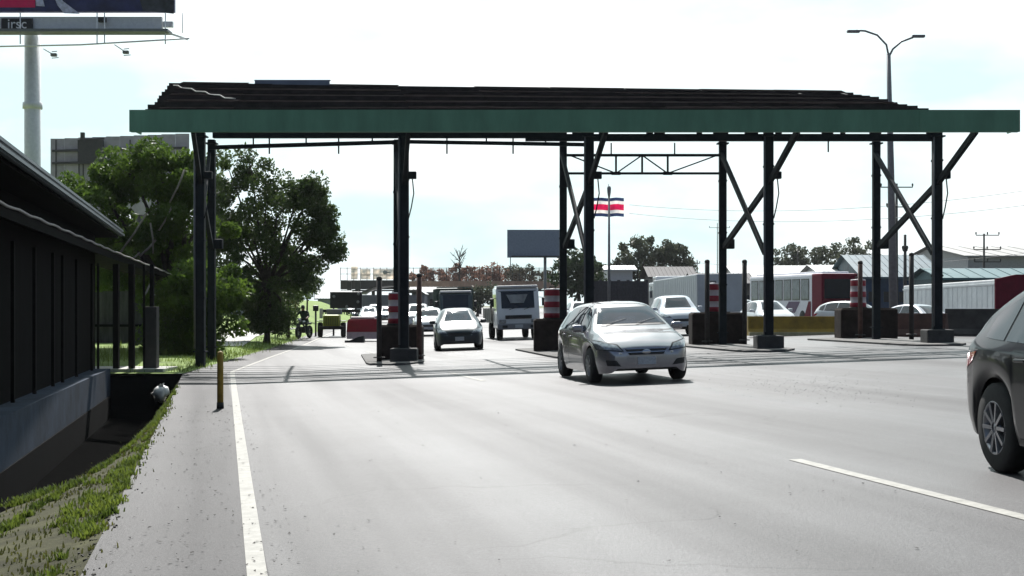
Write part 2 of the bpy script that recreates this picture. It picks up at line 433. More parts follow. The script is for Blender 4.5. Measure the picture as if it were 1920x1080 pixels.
for i in (0, 2, 4, 6, 8):   # strips of old sheeting still lying on the purlins
    t = i / (NP - 1); a, b = purl(t, -1), purl(t, 1); mb = MB(); n = 9
    for k in range(n):
        p0, p1 = a.lerp(b, k / n), a.lerp(b, (k + 1) / n); wd = random.uniform(.34, .62) if random.random() < .9 else .12
        if k in (0, n - 1): p0, p1 = (a.lerp(b, .012), p1) if k == 0 else (p0, a.lerp(b, .99))
        y0 = .02; dz = wd * .24
        mb.prism([p0 + Vector((0, y0, .062)), p1 + Vector((-.02, y0, .062)), p1 + Vector((-.02, y0 + wd, .062 + dz)), p0 + Vector((0, y0 + wd, .062 + dz))], (0, 0, .012))
    mb.build('roof_sheet', M('dark_roof_sheet', (.010, .0085, .009), 1, spec=0, var=.5, scale=2), can)  # near-black sheet colour broken up by noise
for i in range(1, 4):   # far slope
    t = i / 8; a, b = purl(1, -1), purl(1, 1)
    MB().bar(a + Vector((-.1 * i, .95 * i, -.24 * i)), b + Vector((-.05 * i, .95 * i, -.24 * i)), .055, .115).build('purlin', rustst, can)
mb = MB()
for u in NEAR[:4] + [567, 930, 1272, 1600, 1690]:
    x = cx(u, YN); mb.bar((x + .3, YF + .15, 6.38), (x - .62, 44.6, 8.0), .09, .13)
    mb.bar((x - .62, 44.6, 8.0), (x - 1.0, 47.5, 7.3), .09, .13)
mb.build('rafter', steel, can)
# loose wire and flashing left on the purlins
mb = MB(); pts = []
for k in range(14):
    t = .9 - k * .045; a = purl(t, -1); pts.append(a + Vector((.15 + k * .16, 0, .07 + .03 * math.sin(k * 2.1))))
mb.tube(pts, .018, 6); mb.build('loose_wire', M('bleached_wire', (.4, .4, .38), .6), can)
pz = 6.62 + 1.55
pb = MB().box((cx(548, 44.7), 44.7, 8.33), (2.32, .06, .30)).box((cx(548, 44.7), 44.76, 8.48), (2.36, .1, .03))
pb.build('ridge_panel', greysheet, can)
# columns with base plates, footings and boxes
def column(u, y, near):
    x = cx(u, y); g = gz(x, y); top = 6.3 if near else 6.6
    mb = MB(); wdt = .25 if near else .225
    mb.box((x, y, (g + top) / 2), (wdt, wdt, top - g), bev=.025)
    mb.box((x, y, g + .42), (wdt + .1, wdt + .1, .03)); mb.box((x, y, top - .12), (wdt + .12, wdt + .12, .04))
    for k in (1.9, 3.5, 5.1): mb.box((x, y, g + k), (wdt + .025, wdt + .025, .05))
    c = mb.build('column', steel, can)
    if near:
        if u > 400: MB().box((x, y, g + .2), (.74, .74, .42), bev=.04).build('footing', conc_dk, c)
        bx = MB().box((x + .22, y - .05, 1.5 + 248 * y / F * .98), (.24, .22, .2), bev=.02)
        bx.tube([(x + .22, y - .08, 5.12), (x + .27, y - .08, 4.6), (x + .2, y - .08, 4.2), (x + .125, y - .1, 3.9)], .018, 6)
        bx.build('junction_box', steel, c)
        MB().tube([(x - .13, y - .14, 6.2), (x - .135, y - .145, 3.0), (x - .13, y - .14, g + .5)], .028, 8).build('conduit', M('grey_conduit', (.12, .12, .13), .5), c)
    else:
        MB().box((x + .2, y - .05, 3.38), (.3, .24, .3), bev=.03).build('junction_box', steel, c)
for u in NEAR: column(u, YN, True)
for u in REAR: column(u, YB, False)
for un, ur in zip(NEAR, REAR):
    xn, xr = cx(un, YN), cx(ur, YB); d = (xn - xr) / (YN - YB)
    xf = xn + d * (37.65 - YN)
    mb = MB(); mb.bar((xr + .03, YB - .15, 3.3), (xn, YN, 4.86), .11, .16); mb.bar((xn, YN, 4.86), (xf, 37.6, 6.05), .11, .16)
    mb.build('brace', steel, can)
    MB().bar((xr - .05, YB - .1, 6.15), (xn - .09, YN + .1, 2.95), .10, .14).build('brace', steel, can)
    for p in ((xr + .12, YB - .22, 3.4), (xn, YN - .2, 4.9)):
        pass
mb = MB(); mb.box((cx(730, YN), YN - .02, 6.27), (cx(1055, YN) - cx(395, YN), .2, .27)); mb.build('front_beam', steel, can)
mb = MB(); xa, xb = cx(985, YN), cx(1757, YN)
mb.box(((xa + xb) / 2, YN, 6.15), (xb - xa, .2, .19))
for k in range(26):
    q = random.random(); x = xa + (xb - xa) * q ** 1.3
    mb.box((x, YN + .02, 6.33), (random.uniform(.06, .32), .1, .2))
mb.build('front_beam', steel, can)
mb = MB(); za = 5.90; zb = 5.97
xs = [392, 740, 1055]
mb.bar((cx(392, YN), YN - .05, 5.87), (cx(745, YN), YN - .05, 6.02), .09, .11); mb.bar((cx(765, YN), YN - .05, 6.03), (cx(1100, YN), YN - .05, 5.95), .09, .10)
mb.build('hanging_rail', steel, can)
for u in (475, 505, 574, 635, 698, 838, 912, 962, 1023, 1265, 1146, 1553):
    lo = 5.7 if u in (505, 635, 838, 962) else (5.75 if u == 1553 else (5.76 if u in (1265, 1146) else 5.95))
    yy = YN if u not in (1265, 1146) else YB
    MB().tube([(cx(u, yy), yy, 6.5 if yy == YB else 6.2), (cx(u, yy), yy, lo if yy != YB else 6.12)], .022, 8).build('hanger_rod', steel, can)
# lattice truss between rear columns
mb = MB(); zt, zb = 6.12, 5.56; q = lambda u: cx(u, YB)
mb.bar((q(1056), YB, zt), (q(1355), YB, zt), .07, .08); mb.bar((q(1056), YB, zb), (q(1355), YB, zb), .07, .07)
nodes = [(1068, 0), (1155, 1), (1204, 0), (1252, 1), (1345, 0)]
for (u0, a), (u1, b) in zip(nodes, nodes[1:]):
    mb.bar((q(u0), YB, zb if a else zt), (q(u1), YB, zb if b else zt), .035, .04)
for u in (1155, 1204, 1252): mb.bar((q(u), YB + .002, zb), (q(u), YB + .002, zt), .06, .06)
for u in (1155, 1252): mb.box((q(u), YB + .004, zb), (.28, .05, .1))
mb.build('truss', steel, can)

# ------------------------------------------------------------------ toll islands, blocks, drums, posts
blk = M('dark_concrete_block', (.042, .031, .028), .95, spec=.15, var=.35, scale=4, bump=.4, bscale=20)  # dark brown concrete tone
rustp = M('rusty_pipe', (.11, .055, .045), .75, var=.4, scale=5)
drumm = stripe_mat('red_and_white_bands', [(0, (.40, .010, .04)), (.5, (.66, .58, .62))], 'Z', .36)
isl_word = ['leftmost wide pillar', 'pillar behind the silver hatchback', 'second pillar pair from the right', 'rightmost pillar pair']
for i, (un, ur) in enumerate(zip(NEAR[1:], REAR[1:])):
    a = Vector((cx(un, YN), YN, 0)); b = Vector((cx(ur, YB), YB, 0)); d = (b - a).normalized(); n = Vector((d.y, -d.x, 0))
    mb = MB(); rows = []
    for k in range(13):
        s = -1.6 + k * .78; c = a + d * s; hw = .8 * (min(1, (s + 1.9) / 1.2) if s < 0 else 1)
        c -= n * .25
        L = [(-hw, 0), (-hw, .05), (-hw + .1, .06), (hw - .1, .06), (hw, .05), (hw, 0)]
        rows.append([(c.x + n.x * e, c.y + n.y * e, base_z(c.x + n.x * e, c.y + n.y * e) + h) for e, h in L])
    mb.grid(rows, smooth=False); mb.face(rows[0][::-1]); mb.face(rows[-1])
    o = mb.build('toll_island', conc); based(o)
    tag(o, 'low kerbed concrete island under the ' + isl_word[i], 'traffic island', 'islands under the canopy')
BL = [(706, 791, 41.4, .885, 'dark concrete block around the foot of the leftmost wide pillar'),
      (1001, 1066, 44.2, 1.04, 'dark concrete block just left of the silver hatchback'),
      (1298, 1401, 45.2, 1.23, 'dark concrete block right of the silver hatchback, under a striped drum'),
      (1577, 1684, 46.3, 1.37, 'dark concrete block at the end of the yellow barrier')]
for u0, u1, y, zt, lab in BL:
    x0, x1 = cx(u0, y), cx(u1, y); xm = (x0 + x1) / 2; g = gz(xm, y)
    mb = MB().box((xm, y + .5, (g + zt) / 2), (x1 - x0, 1.0, zt - g + .02), bev=.05)
    mb.box((xm, y + .5, zt + .012), (x1 - x0 - .12, .88, .05))
    b = based(mb.build('concrete_block', blk)); tag(b, lab, 'concrete block', 'concrete blocks on the toll islands')
DR = [(742, 41.9, .9, 'red and white striped drum half hidden by the leftmost wide pillar', .23),
      (1036, 44.6, 1.04, 'red and white striped drum left of the silver hatchback', .27),
      (1337, 45.6, 1.23, 'red and white striped drum between two posts, right of the silver hatchback', .25),
      (1609, 46.7, 1.37, 'red and white striped drum at the right end of the bus', .26)]
for u, y, z, lab, r in DR:
    t = empty('traffic_drum', (cx(u, y + .2), y + .2, z + .03), lab, 'traffic drum', 'striped drums on the concrete blocks')
    mb = MB()
    prof = [(0, .0), (r, 0), (r, .19), (r * .96, .2), (r * .96, .36), (r * .985, .37), (r * .96, .55), (r * .93, .56), (r * .93, .73), (r * .95, .74), (r * .92, .9), (r * .9, .93), (0, .95)]
    mb.lathe(prof, (0, 0, 0), n=28).build('drum_body', drumm, t, local=True)
    MB().lathe([(0, 0), (r * 1.12, 0), (r * 1.12, .05), (r, .055)], (0, 0, -.02), n=28).build('rubber_base', M('black_rubber', (.02, .02, .02), .8), t, local=True)
    MB().tube([(-.09, 0, .93), (-.08, 0, 1.0), (.08, 0, 1.0), (.09, 0, .93)], .018, 8).build('handle', M('black_rubber'), t, local=True)
PO = [(711, 40.2, 520, 'dark steel pipe post left of the leftmost wide pillar'), (786, 40.7, 514, 'reddish pipe post right of the leftmost wide pillar'),
      (1326, 44.6, 488, 'dark pipe post left of the second pillar pair from the right'), (1396, 44.6, 488, 'dark pipe post between the columns of the second pillar pair from the right'),
      (1613, 45.7, 490, 'rusty pipe post in front of the rightmost striped drum'), (1709, 45.0, 475, 'dark pipe post inside the rightmost pillar pair')]
for u, y, v, lab in PO:
    x = cx(u, y); g = gz(x, y); zt = CAMZ + (HZ - v) * y / F
    t = empty('guard_post', (x, y, g), lab, 'post', 'pipe posts on the toll islands')
    r = .075
    MB().tube([(0, 0, 0), (0, 0, zt - g - .03)], r, 14).build('pipe', rustp if u in (786, 1613) else M('dark_pipe', (.04, .034, .034), .7, var=.3), t, local=True)
    MB().lathe([(0, .05), (r * .7, .035), (r * 1.08, 0), (r * 1.08, -.06), (r, -.062)], (0, 0, zt - g - .02), n=14).build('cap', M('dark_pipe'), t, local=True)
    MB().lathe([(0, .03), (.16, .03), (.17, 0)], (0, 0, .155), n=14).build('base_plate', M('dark_pipe'), t, local=True)
# yellow bollard on the shoulder
p = G(413, 766)
t = empty('bollard', p, 'thin yellow steel bollard with a dark foot at the edge of the shoulder', 'bollard', rz=R(6))
yel = M('faded_yellow_paint', (.36, .235, .03), .6, var=.3, scale=7)
MB().tube([(0, 0, .0), (.0, 0, .86), (0, 0, .9)], [.052, .05, .04], 14).build('post_shaft', yel, t, local=True)
MB().tube([(0, 0, -.02), (0, 0, .1)], [.06, .058], 14).build('post_foot', M('black_rubber'), t, local=True)
MB().lathe([(0, .03), (.03, .022), (.045, 0)], (0, 0, .897), n=14).build('cap', yel, t, local=True)

# ------------------------------------------------------------------ median barriers on the right
def barrier(name, a, b, h, mat, lab, foot=True):
    a, b = Vector(a), Vector(b); L = (b - a).length; ang = math.atan2(b.y - a.y, b.x - a.x)
    t = empty(name, (a + b) / 2, lab, 'road barrier', rz=ang)
    pr = [(-.3, 0), (-.3, .08), (-.17, .26), (-.1, h), (.1, h), (.17, .26), (.3, .08), (.3, 0)]
    n = max(1, int(L / 3)); mb = MB()
    for k in range(n):
        mb.prism([(-L / 2 + L * k / n + .015, y, z) for y, z in pr], (L / n - .03, 0, 0))
    mb.build('wall', mat, t, local=True)
    if foot: MB().box((0, -.42, .07), (L, .2, .14)).build('kerb', M('pale_yellow_kerb', (.5, .44, .26), .8, var=.2), t, local=True)
    return t
a = onground(1401, 53.5); b = onground(1582, 53.5)
barrier('road_barrier', a, b, .72, M('ochre_barrier_paint', (.30, .19, .022), .75, var=.3, scale=2.5), 'ochre yellow concrete barrier in front of the red and white bus')
a = onground(1684, 49.5); b = onground(1776, 48.5)
barrier('road_barrier', a, b, .80, M('rust_red_barrier', (.085, .04, .034), .85, var=.35, scale=2), 'rust red concrete barrier under the rightmost pillar pair', False)
a = onground(1772, 50.5); b = onground(2400, 46)
barrier('road_barrier', a, b, .95, M('shadow_dark_barrier', (.05, .048, .048), .9, var=.35, scale=2), 'long dark concrete barrier in front of the white trailer', False)  # the run lying in shadow: its darkness is put into the base colour

# ------------------------------------------------------------------ vehicles
def paint(name, col, metal=.35, rough=.28, coat=1):
    return M(name, col, rough, metal, var=.04, scale=3, coat=coat)
glass = M('tinted_glass', (.012, .018, .028), .04, 0, spec=.5, var=.1, scale=2)
screen = M('windscreen_glass', (.03, .045, .07), .04, 0, spec=.6, var=.4, scale=1.3)
rubber = M('tyre_rubber', (.018, .018, .018), .85, var=.3, scale=12)
alloy = M('alloy_rim', (.32, .32, .34), .35, .8, var=.1)
chrome = M('chrome_trim', (.6, .6, .62), .12, 1, var=.05)
blackpl = M('black_plastic', (.015, .015, .017), .45, var=.2)
lampc = M('headlamp_lens', (.33, .35, .38), .08, .4, var=.5, scale=14, coat=1)
lampr = M('tail_lamp_lens', (.42, .012, .02), .12, 0, var=.2, scale=14, coat=1)
platem = M('number_plate_sheet', (.5, .52, .55), .4, var=.2, scale=30)

def curve(pts):
    xs = [p[0] for p in pts]; ys = [p[1] for p in pts]; n = len(pts)
    d = [(ys[i + 1] - ys[i]) / (xs[i + 1] - xs[i]) for i in range(n - 1)]
    m = [d[0]] + [0 if d[i - 1] * d[i] <= 0 else 2 * d[i - 1] * d[i] / (d[i - 1] + d[i]) for i in range(1, n - 1)] + [d[-1]]
    def f(x):
        if x <= xs[0]: return ys[0]
        if x >= xs[-1]: return ys[-1]
        i = max(k for k in range(n - 1) if xs[k] <= x); h = xs[i + 1] - xs[i]; t = (x - xs[i]) / h
        return (ys[i] * (2 * t**3 - 3 * t * t + 1) + m[i] * h * (t**3 - 2 * t * t + t) + ys[i + 1] * (3 * t * t - 2 * t**3) + m[i + 1] * h * (t**3 - t * t))
    return f

HATCH = dict(L=4.1, r=.315, fx=1.24, rx=-1.34, track=.755, roofw=.535, seat=.90,
    top=[(-2.05, .60), (-2.02, .82), (-1.93, 1.02), (-1.55, 1.33), (-1.1, 1.435), (-.4, 1.465), (.15, 1.43), (.5, 1.32), (1.12, .985), (1.2, .955), (1.6, .875), (1.84, .775), (1.97, .69), (2.03, .61), (2.05, .54)],
    bot=[(-2.05, .42), (-1.97, .27), (-1.5, .21), (1.5, .18), (1.92, .185), (2.0, .20), (2.05, .27)],
    sh=[(-2.05, .57), (-1.95, .84), (-1.5, .97), (0, .905), (1.0, .85), (1.6, .77), (1.86, .69), (1.98, .62), (2.05, .50)],
    hw=[(-2.05, .56), (-1.98, .69), (-1.8, .775), (-1.3, .835), (-.6, .85), (.9, .85), (1.45, .82), (1.72, .775), (1.90, .71), (2.0, .63), (2.05, .53)],
    win=[(-1.62, 1.02, 1.14), (-1.35, .985, 1.27), (-.9, .965, 1.36), (-.3, .94, 1.385), (.2, .92, 1.355), (.5, .91, 1.24), (.82, .90, .985)], pillars=[-.42, -1.22])
SUV = dict(L=4.6, r=.365, fx=1.36, rx=-1.36, track=.80, roofw=.60, seat=1.05,
    top=[(-2.3, .7), (-2.27, 1.05), (-2.18, 1.25), (-1.9, 1.58), (-1.5, 1.665), (-.4, 1.69), (.3, 1.645), (.65, 1.50), (1.2, 1.14), (1.3, 1.11), (1.8, 1.03), (2.1, .93), (2.22, .8), (2.28, .65), (2.3, .54)],
    bot=[(-2.3, .48), (-2.22, .34), (-1.8, .27), (1.8, .25), (2.15, .27), (2.25, .31), (2.3, .44)],
    sh=[(-2.3, .66), (-2.2, 1.0), (-1.8, 1.10), (0, 1.04), (1.1, .99), (1.8, .91), (2.12, .82), (2.24, .7), (2.3, .51)],
    hw=[(-2.3, .66), (-2.22, .80), (-2.0, .87), (-1.4, .905), (-.6, .915), (1.0, .915), (1.6, .89), (2.0, .82), (2.2, .70), (2.28, .58), (2.3, .48)],
    win=[(-1.85, 1.16, 1.34), (-1.6, 1.135, 1.47), (-1.0, 1.11, 1.565), (-.3, 1.09, 1.59), (.3, 1.075, 1.55), (.62, 1.065, 1.42), (.98, 1.06, 1.14)], pillars=[-.42, -1.30])
SEDAN = dict(L=4.5, r=.32, fx=1.38, rx=-1.30, track=.765, roofw=.54, seat=.9,
    top=[(-2.25, .62), (-2.22, .92), (-2.1, 1.0), (-1.7, 1.03), (-1.1, 1.34), (-.7, 1.42), (-.2, 1.445), (.25, 1.41), (.6, 1.29), (1.2, .97), (1.3, .94), (1.75, .87), (2.05, .77), (2.18, .66), (2.24, .55), (2.25, .47)],
    bot=[(-2.25, .42), (-2.15, .28), (-1.7, .22), (1.7, .19), (2.1, .2), (2.2, .24), (2.25, .36)],
    sh=[(-2.25, .58), (-2.15, .87), (-1.7, .95), (0, .90), (1.1, .85), (1.75, .77), (2.06, .68), (2.18, .57), (2.25, .44)],
    hw=[(-2.25, .6), (-2.17, .73), (-1.95, .80), (-1.3, .86), (-.6, .87), (1.0, .87), (1.6, .84), (1.95, .76), (2.13, .65), (2.22, .53), (2.25, .43)],
    win=[(-1.38, .985, 1.05), (-1.1, .97, 1.2), (-.7, .955, 1.325), (-.2, .94, 1.36), (.3, .92, 1.32), (.62, .91, 1.19), (.95, .90, .975)], pillars=[-.35, -1.05])

HATCHBACK_SUV = dict(SUV, L=4.25, rx=-1.36, track=.80, roofw=.58, seat=1.0,
    top=[(-2.125, .7), (-2.11, .98), (-2.02, 1.10), (-1.65, 1.40), (-1.2, 1.56), (-.4, 1.60), (.3, 1.56), (.65, 1.43), (1.2, 1.10), (1.3, 1.07), (1.7, 1.0), (1.95, .9), (2.06, .8), (2.11, .65), (2.125, .54)],
    bot=[(-2.125, .48), (-2.05, .34), (-1.8, .27), (1.8, .25), (2.0, .27), (2.08, .31), (2.125, .44)],
    sh=[(-2.125, .66), (-2.05, .95), (-1.8, 1.04), (0, 1.0), (1.1, .96), (1.7, .89), (1.97, .81), (2.07, .7), (2.125, .51)],
    hw=[(-2.125, .68), (-2.07, .80), (-1.9, .86), (-1.4, .90), (-.6, .91), (1.0, .91), (1.5, .89), (1.85, .82), (2.02, .70), (2.1, .58), (2.125, .48)],
    win=[(-1.62, 1.10, 1.22), (-1.4, 1.085, 1.36), (-1.0, 1.07, 1.46), (-.3, 1.05, 1.50), (.3, 1.035, 1.46), (.62, 1.025, 1.34), (.98, 1.02, 1.10)], pillars=[-.42, -1.15])
def car(name, label, cat, loc, rz, spec, body, group=None, fine=False, plate_back=True, rimmat=None):
    t = empty(name, loc, label, cat, group, rz)
    L = spec['L'] / 2; top, bot, sh, hw = (curve(spec[k]) for k in ('top', 'bot', 'sh', 'hw'))
    zmax = max(p[1] for p in spec['top']); rw = spec['roofw']; r = spec['r']; Ra = r + .055
    # stations
    N = 92 if fine else 40
    xs = sorted(set([-L + 2 * L * (i / N) for i in range(N + 1)] + [s * (L - e) for e in (.012, .03, .055, .09) for s in (-1, 1)] +
        [w + s * Ra * math.cos(a) for w in (spec['fx'], spec['rx']) for s in (-1, 1) for a in (0, .25, .5, .8)]))
    xs = [x for i, x in enumerate(xs) if i == 0 or x - xs[i - 1] > .008]
    rows = []; sub = 4 if fine else 2
    for x in xs:
        zb, zs, zt, wm = bot(x), sh(x), top(x), hw(x)
        for wx in (spec['fx'], spec['rx']):
            dx = abs(x - wx)
            if dx < Ra: zb = max(zb, r + math.sqrt(Ra * Ra - dx * dx) * .98)
        zb = min(zb, zs - .03)
        g = max(0, min(1, (zt - zs - .06) / (zmax - spec['seat'] - .06)))
        gg = g * g * (3 - 2 * g)
        ew = wm * .80 * (1 - gg) + rw * gg; ez = zt - .018 - .05 * gg
        sl = wm * .965
        dz = zs - zb
        key = [(wm * .95, zb), (wm * .99, zb + .22 * dz), (wm, zb + .5 * dz), (wm * .99, zb + .8 * dz), (sl, zs),
               (sl + (ew - sl) * .5, zs + (ez - zs) * .5 + .012), (ew, ez), (ew * .72, zt - .012), (ew * .36, zt), (0, zt + .002)]
        prof = []
        for i in range(len(key) - 1):
            p0, p1, p2, p3 = key[max(i - 1, 0)], key[i], key[i + 1], key[min(i + 2, len(key) - 1)]
            for k in range(sub):
                s = k / sub
                prof.append(tuple(.5 * (2 * p1[c] + (p2[c] - p0[c]) * s + (2 * p0[c] - 5 * p1[c] + 4 * p2[c] - p3[c]) * s * s + (3 * p1[c] - p0[c] - 3 * p2[c] + p3[c]) * s**3) for c in (0, 1)))
        prof.append(key[-1])
        rows.append([(x, -a, b) for a, b in prof] + [(x, a, b) for a, b in prof[-2::-1]])
    mb = MB(); mb.grid(rows)
    for row in (rows[0], rows[-1]):
        n = len(row)
        for i in range(n // 2 - 1):
            mb.face([row[i], row[i + 1], row[n - 2 - i], row[n - 1 - i]], True)
    bmesh.ops.remove_doubles(mb.b, verts=mb.b.verts, dist=1e-5); bmesh.ops.recalc_face_normals(mb.b, faces=mb.b.faces)
    bvh = BVHTree.FromBMesh(mb.b)
    bodyo = mb.build('body', body, t, local=True)
    def cast(p, d, off):
        d = Vector(d).normalized(); h, nrm, _, _ = bvh.ray_cast(Vector(p) - d * 6, d)
        if h is None: return None
        if nrm.dot(d) > 0: nrm = -nrm
        return h + nrm * off
    def patch(pn, mat, rowsp, d, off=.006, parent=t):
        R2 = []
        for row in rowsp:
            q = [cast(p, d, off) for p in row]
            if None in q: return None
            R2.append(q)
        return MB().grid(R2).build(pn, mat, parent, local=True)
    def quad(a, b, c, e, n=8, m=8):
        """grid between edges a-b (bottom) and c-e (top)"""
        a, b, c, e = map(Vector, (a, b, c, e))
        return [[a.lerp(b, i / n).lerp(c.lerp(e, i / n), j / m) for i in range(n + 1)] for j in range(m + 1)]
    nn = 14 if fine else 6
    # underside and wheel wells
    ub = MB().box((0, 0, .33 + (r - .315)), (2 * L - .5, spec['track'] * 1.78, .22))
    for wx in (spec['fx'], spec['rx']):
        ub.box((wx, 0, r + .2), (2 * Ra - .04, spec['track'] * 1.9, .5))
    ub.build('underbody', blackpl, t, local=True)
    # glass
    lo = curve([(a, b) for a, b, c in spec['win']]); hi = curve([(a, c) for a, b, c in spec['win']])
    wx0, wx1 = spec['win'][0][0] + .02, spec['win'][-1][0] - .02
    pil = sorted([wx0] + spec['pillars'] + [wx1])
    for side in (-1, 1):
        for a, b in zip(pil, pil[1:]):
            aa, bb = a + .025, b - .025; k = 14 if fine else 6
            rws = [[(aa + (bb - aa) * i / k, side * 3, lo(aa + (bb - aa) * i / k) * (1 - j / 6) + hi(aa + (bb - aa) * i / k) * j / 6) for i in range(k + 1)] for j in range(7)]
            patch('side_window', glass, rws, (0, -side, 0), .005)
    # windscreen and rear window by casting along the car
    cow = [p for p in spec['top'] if p[0] > 0]; zc = [p for p in spec['top'] if p[0] > .9][0][1] + .03
    zr = zmax - .10
    if fine: patch('windscreen_border', blackpl, quad((9, -rw * 1.36, zc), (9, rw * 1.36, zc), (9, -rw * .98, zr), (9, rw * .98, zr), nn, nn), (-1, 0, 0), .005)
    kk = (.06, .035) if fine else (0, 0)
    patch('windscreen', screen if spec is HATCH else glass, quad((9, -rw * (1.36 - kk[0]), zc + kk[1]), (9, rw * (1.36 - kk[0]), zc + kk[1]), (9, -rw * (.98 - kk[0]), zr - kk[1] * .5), (9, rw * (.98 - kk[0]), zr - kk[1] * .5), nn, nn), (-1, 0, 0), .008)
    rz0 = spec['win'][0][1] + (.09 if spec is not SEDAN else .10)
    patch('rear_window', glass, quad((-9, -rw * 1.12, rz0), (-9, rw * 1.12, rz0), (-9, -rw * .9, zmax - .13), (-9, rw * .9, zmax - .13), nn, nn), (1, 0, 0), .006)
    # lamps, grille, bumper openings, plates
    zl = top(L - .22) - .04; zg = top(L - .06) - .03
    for s in (-1, 1):
        w0 = hw(L - .12)
        if fine: patch('headlight_bezel', blackpl, quad((9, s * w0 * .55, zl - .175), (9, s * w0 * 1.13, zl - .135), (9, s * w0 * .68, zl - .04), (9, s * w0 * 1.19, zl + .05), 10, 5), (-1, 0, 0), .004)
        patch('headlight', lampc, quad((9, s * w0 * .60, zl - .155), (9, s * w0 * 1.10, zl - .115), (9, s * w0 * .72, zl - .055), (9, s * w0 * 1.16, zl + .03), 10, 5), (-1, 0, 0), .006)
        wr = hw(-L + .08)
        patch('tail_light', lampr, quad((-9, s * wr * .72, rz0 - .27), (-9, s * wr * 1.10, rz0 - .25), (-9, s * wr * .80, rz0 - .05), (-9, s * wr * 1.07, rz0 - .02), 8, 6), (1, 0, 0), .006)
        if fine:
            patch('fog_light_recess', blackpl, quad((9, s * .44, .31), (9, s * .66, .33), (9, s * .52, .42), (9, s * .68, .43), 6, 5), (-1, 0, 0), .005)
        zq = sh(-L + .12) - .015; patch('corner_lamp_strip', lampr, quad((-L + .07, s * 3, zq - .17), (-L + .34, s * 3, zq - .07), (-L + .09, s * 3, zq - .02), (-L + .46, s * 3, zq + .02), 6, 5), (0, -s, 0), .006)
    k = .36 if fine else .42
    patch('grille', blackpl, quad((9, -k * .8, zg - .14), (9, k * .8, zg - .14), (9, -k, zg - .03), (9, k, zg - .03), 10, 4), (-1, 0, 0), .006)
    if fine:
        for zz in (zg - .03, zg - .085, zg - .14):
            patch('grille_bar', chrome, quad((9, -k * .92, zz - .007), (9, k * .92, zz - .007), (9, -k * .92, zz + .007), (9, k * .92, zz + .007), 12, 1), (-1, 0, 0), .014)
        EMB = MB().lathe([(0, .012), (.045, .01), (.06, 0)], (0, 0, 0), axis='X', n=24); e = EMB.build('emblem', chrome, t, local=True); h = cast((9, 0, zg - .085), (-1, 0, 0), .012); e.location = h; e.scale = (1, 1.25, .75)
    lz = .21 + (r - .315)
    patch('lower_grille', blackpl, quad((9, -.36, lz), (9, .36, lz), (9, -.44, lz + .13), (9, .44, lz + .13), 10, 4), (-1, 0, 0), .006)
    pf = cast((9, 0, lz + .195), (-1, 0, 0), .015)
    MB().box((pf.x, 0, pf.z), (.015, .31, .135)).build('number_plate', platem, t, local=True)
    pr_ = cast((-9, 0, rz0 - .2), (1, 0, 0), .012)
    MB().box((pr_.x, 0, pr_.z), (.015, .31, .135)).build('number_plate', platem, t, local=True)
    # seams, handles, mirrors, wipers
    for s in (-1, 1):
        if fine:
            for xx in (spec['pillars'][0], spec['pillars'][1] + .22, spec['win'][-1][0] - .06):
                patch('door_seam', blackpl, [[(xx - .006, s * 3, .3 + .06 * j) for j in range(10)], [(xx + .006, s * 3, .3 + .06 * j) for j in range(10)]], (0, -s, 0), .003)
            for xx in (spec['pillars'][0] + .18, spec['pillars'][1] + .40):
                h = cast((xx, s * 3, sh(xx) - .09), (0, -s, 0), .015)
                MB().box(h, (.2, .03, .03), bev=.012).build('door_handle', body, t, local=True)
            patch('sill_trim', blackpl, [[(spec['rx'] + Ra + .05 + i * .15, s * 3, z_) for i in range(13)] for z_ in (.235 + (r - .315), .27 + (r - .315))], (0, -s, 0), .006)
        mx_ = spec['win'][-1][0] - .12; h = cast((mx_, s * 3, lo(mx_) + .05), (0, -s, 0), 0)
        mm = MB().box((mx_ + .02, h.y + s * .13, h.z + .03), (.11, .2, .14), bev=.045); mm.bar(h, h + Vector((.02, s * .1, .01)), .05, .04)
        mir = mm.build('mirror', body, t, local=True)
        MB().box((mx_ - .04, h.y + s * .13, h.z + .03), (.006, .16, .10)).build('mirror_glass', glass, mir, local=True)
    if fine:
        for s in (-.45, .08):
            pts = [cast((9, s + .05 * k, zc + .02 + .012 * k), (-1, 0, 0), .02) for k in range(9)]
            MB().tube(pts, .0035, 6).build('wiper', blackpl, t, local=True)
    # wheels
    for wx in (spec['fx'], spec['rx']):
        for s in (-1, 1):
            y = s * (spec['track'] - .02); hwid = .10
            tm = MB().lathe([(r * .60, -hwid), (r * .90, -hwid), (r, -hwid * .72), (r, hwid * .72), (r * .90, hwid), (r * .60, hwid), (r * .60, -hwid)], (wx, y, r), axis='Y', n=40 if fine else 20)
            wo = tm.build('wheel', rubber, t, local=True)
            rm = MB(); yo = y + s * .065
            rm.lathe([(r * .62, .02 * s), (r * .60, .035 * s), (r * .55, .03 * s), (r * .54, -.05 * s)], (wx, yo, r), axis='Y', n=32 if fine else 16)
            rm.lathe([(0, .03 * s), (r * .14, .026 * s), (r * .17, 0)], (wx, yo, r), axis='Y', n=16)
            for k2 in range(10 if fine else 6):
                a = 2 * math.pi * k2 / (10 if fine else 6); c, s_ = math.cos(a), math.sin(a)
                rm.bar((wx + c * r * .12, yo + .012 * s, r + s_ * r * .12), (wx + c * r * .58, yo + .02 * s, r + s_ * r * .58), .045, .03)
            rm.build('rim', rimmat or alloy, wo, local=True)
            MB().lathe([(0, 0), (r * .5, 0), (r * .5, -.02 * s), (0, -.02 * s)], (wx, yo - .06 * s, r), axis='Y', n=20).build('brake_disc', M('dark_brake_disc', (.05, .05, .05), .5, .6), wo, local=True)
    return t

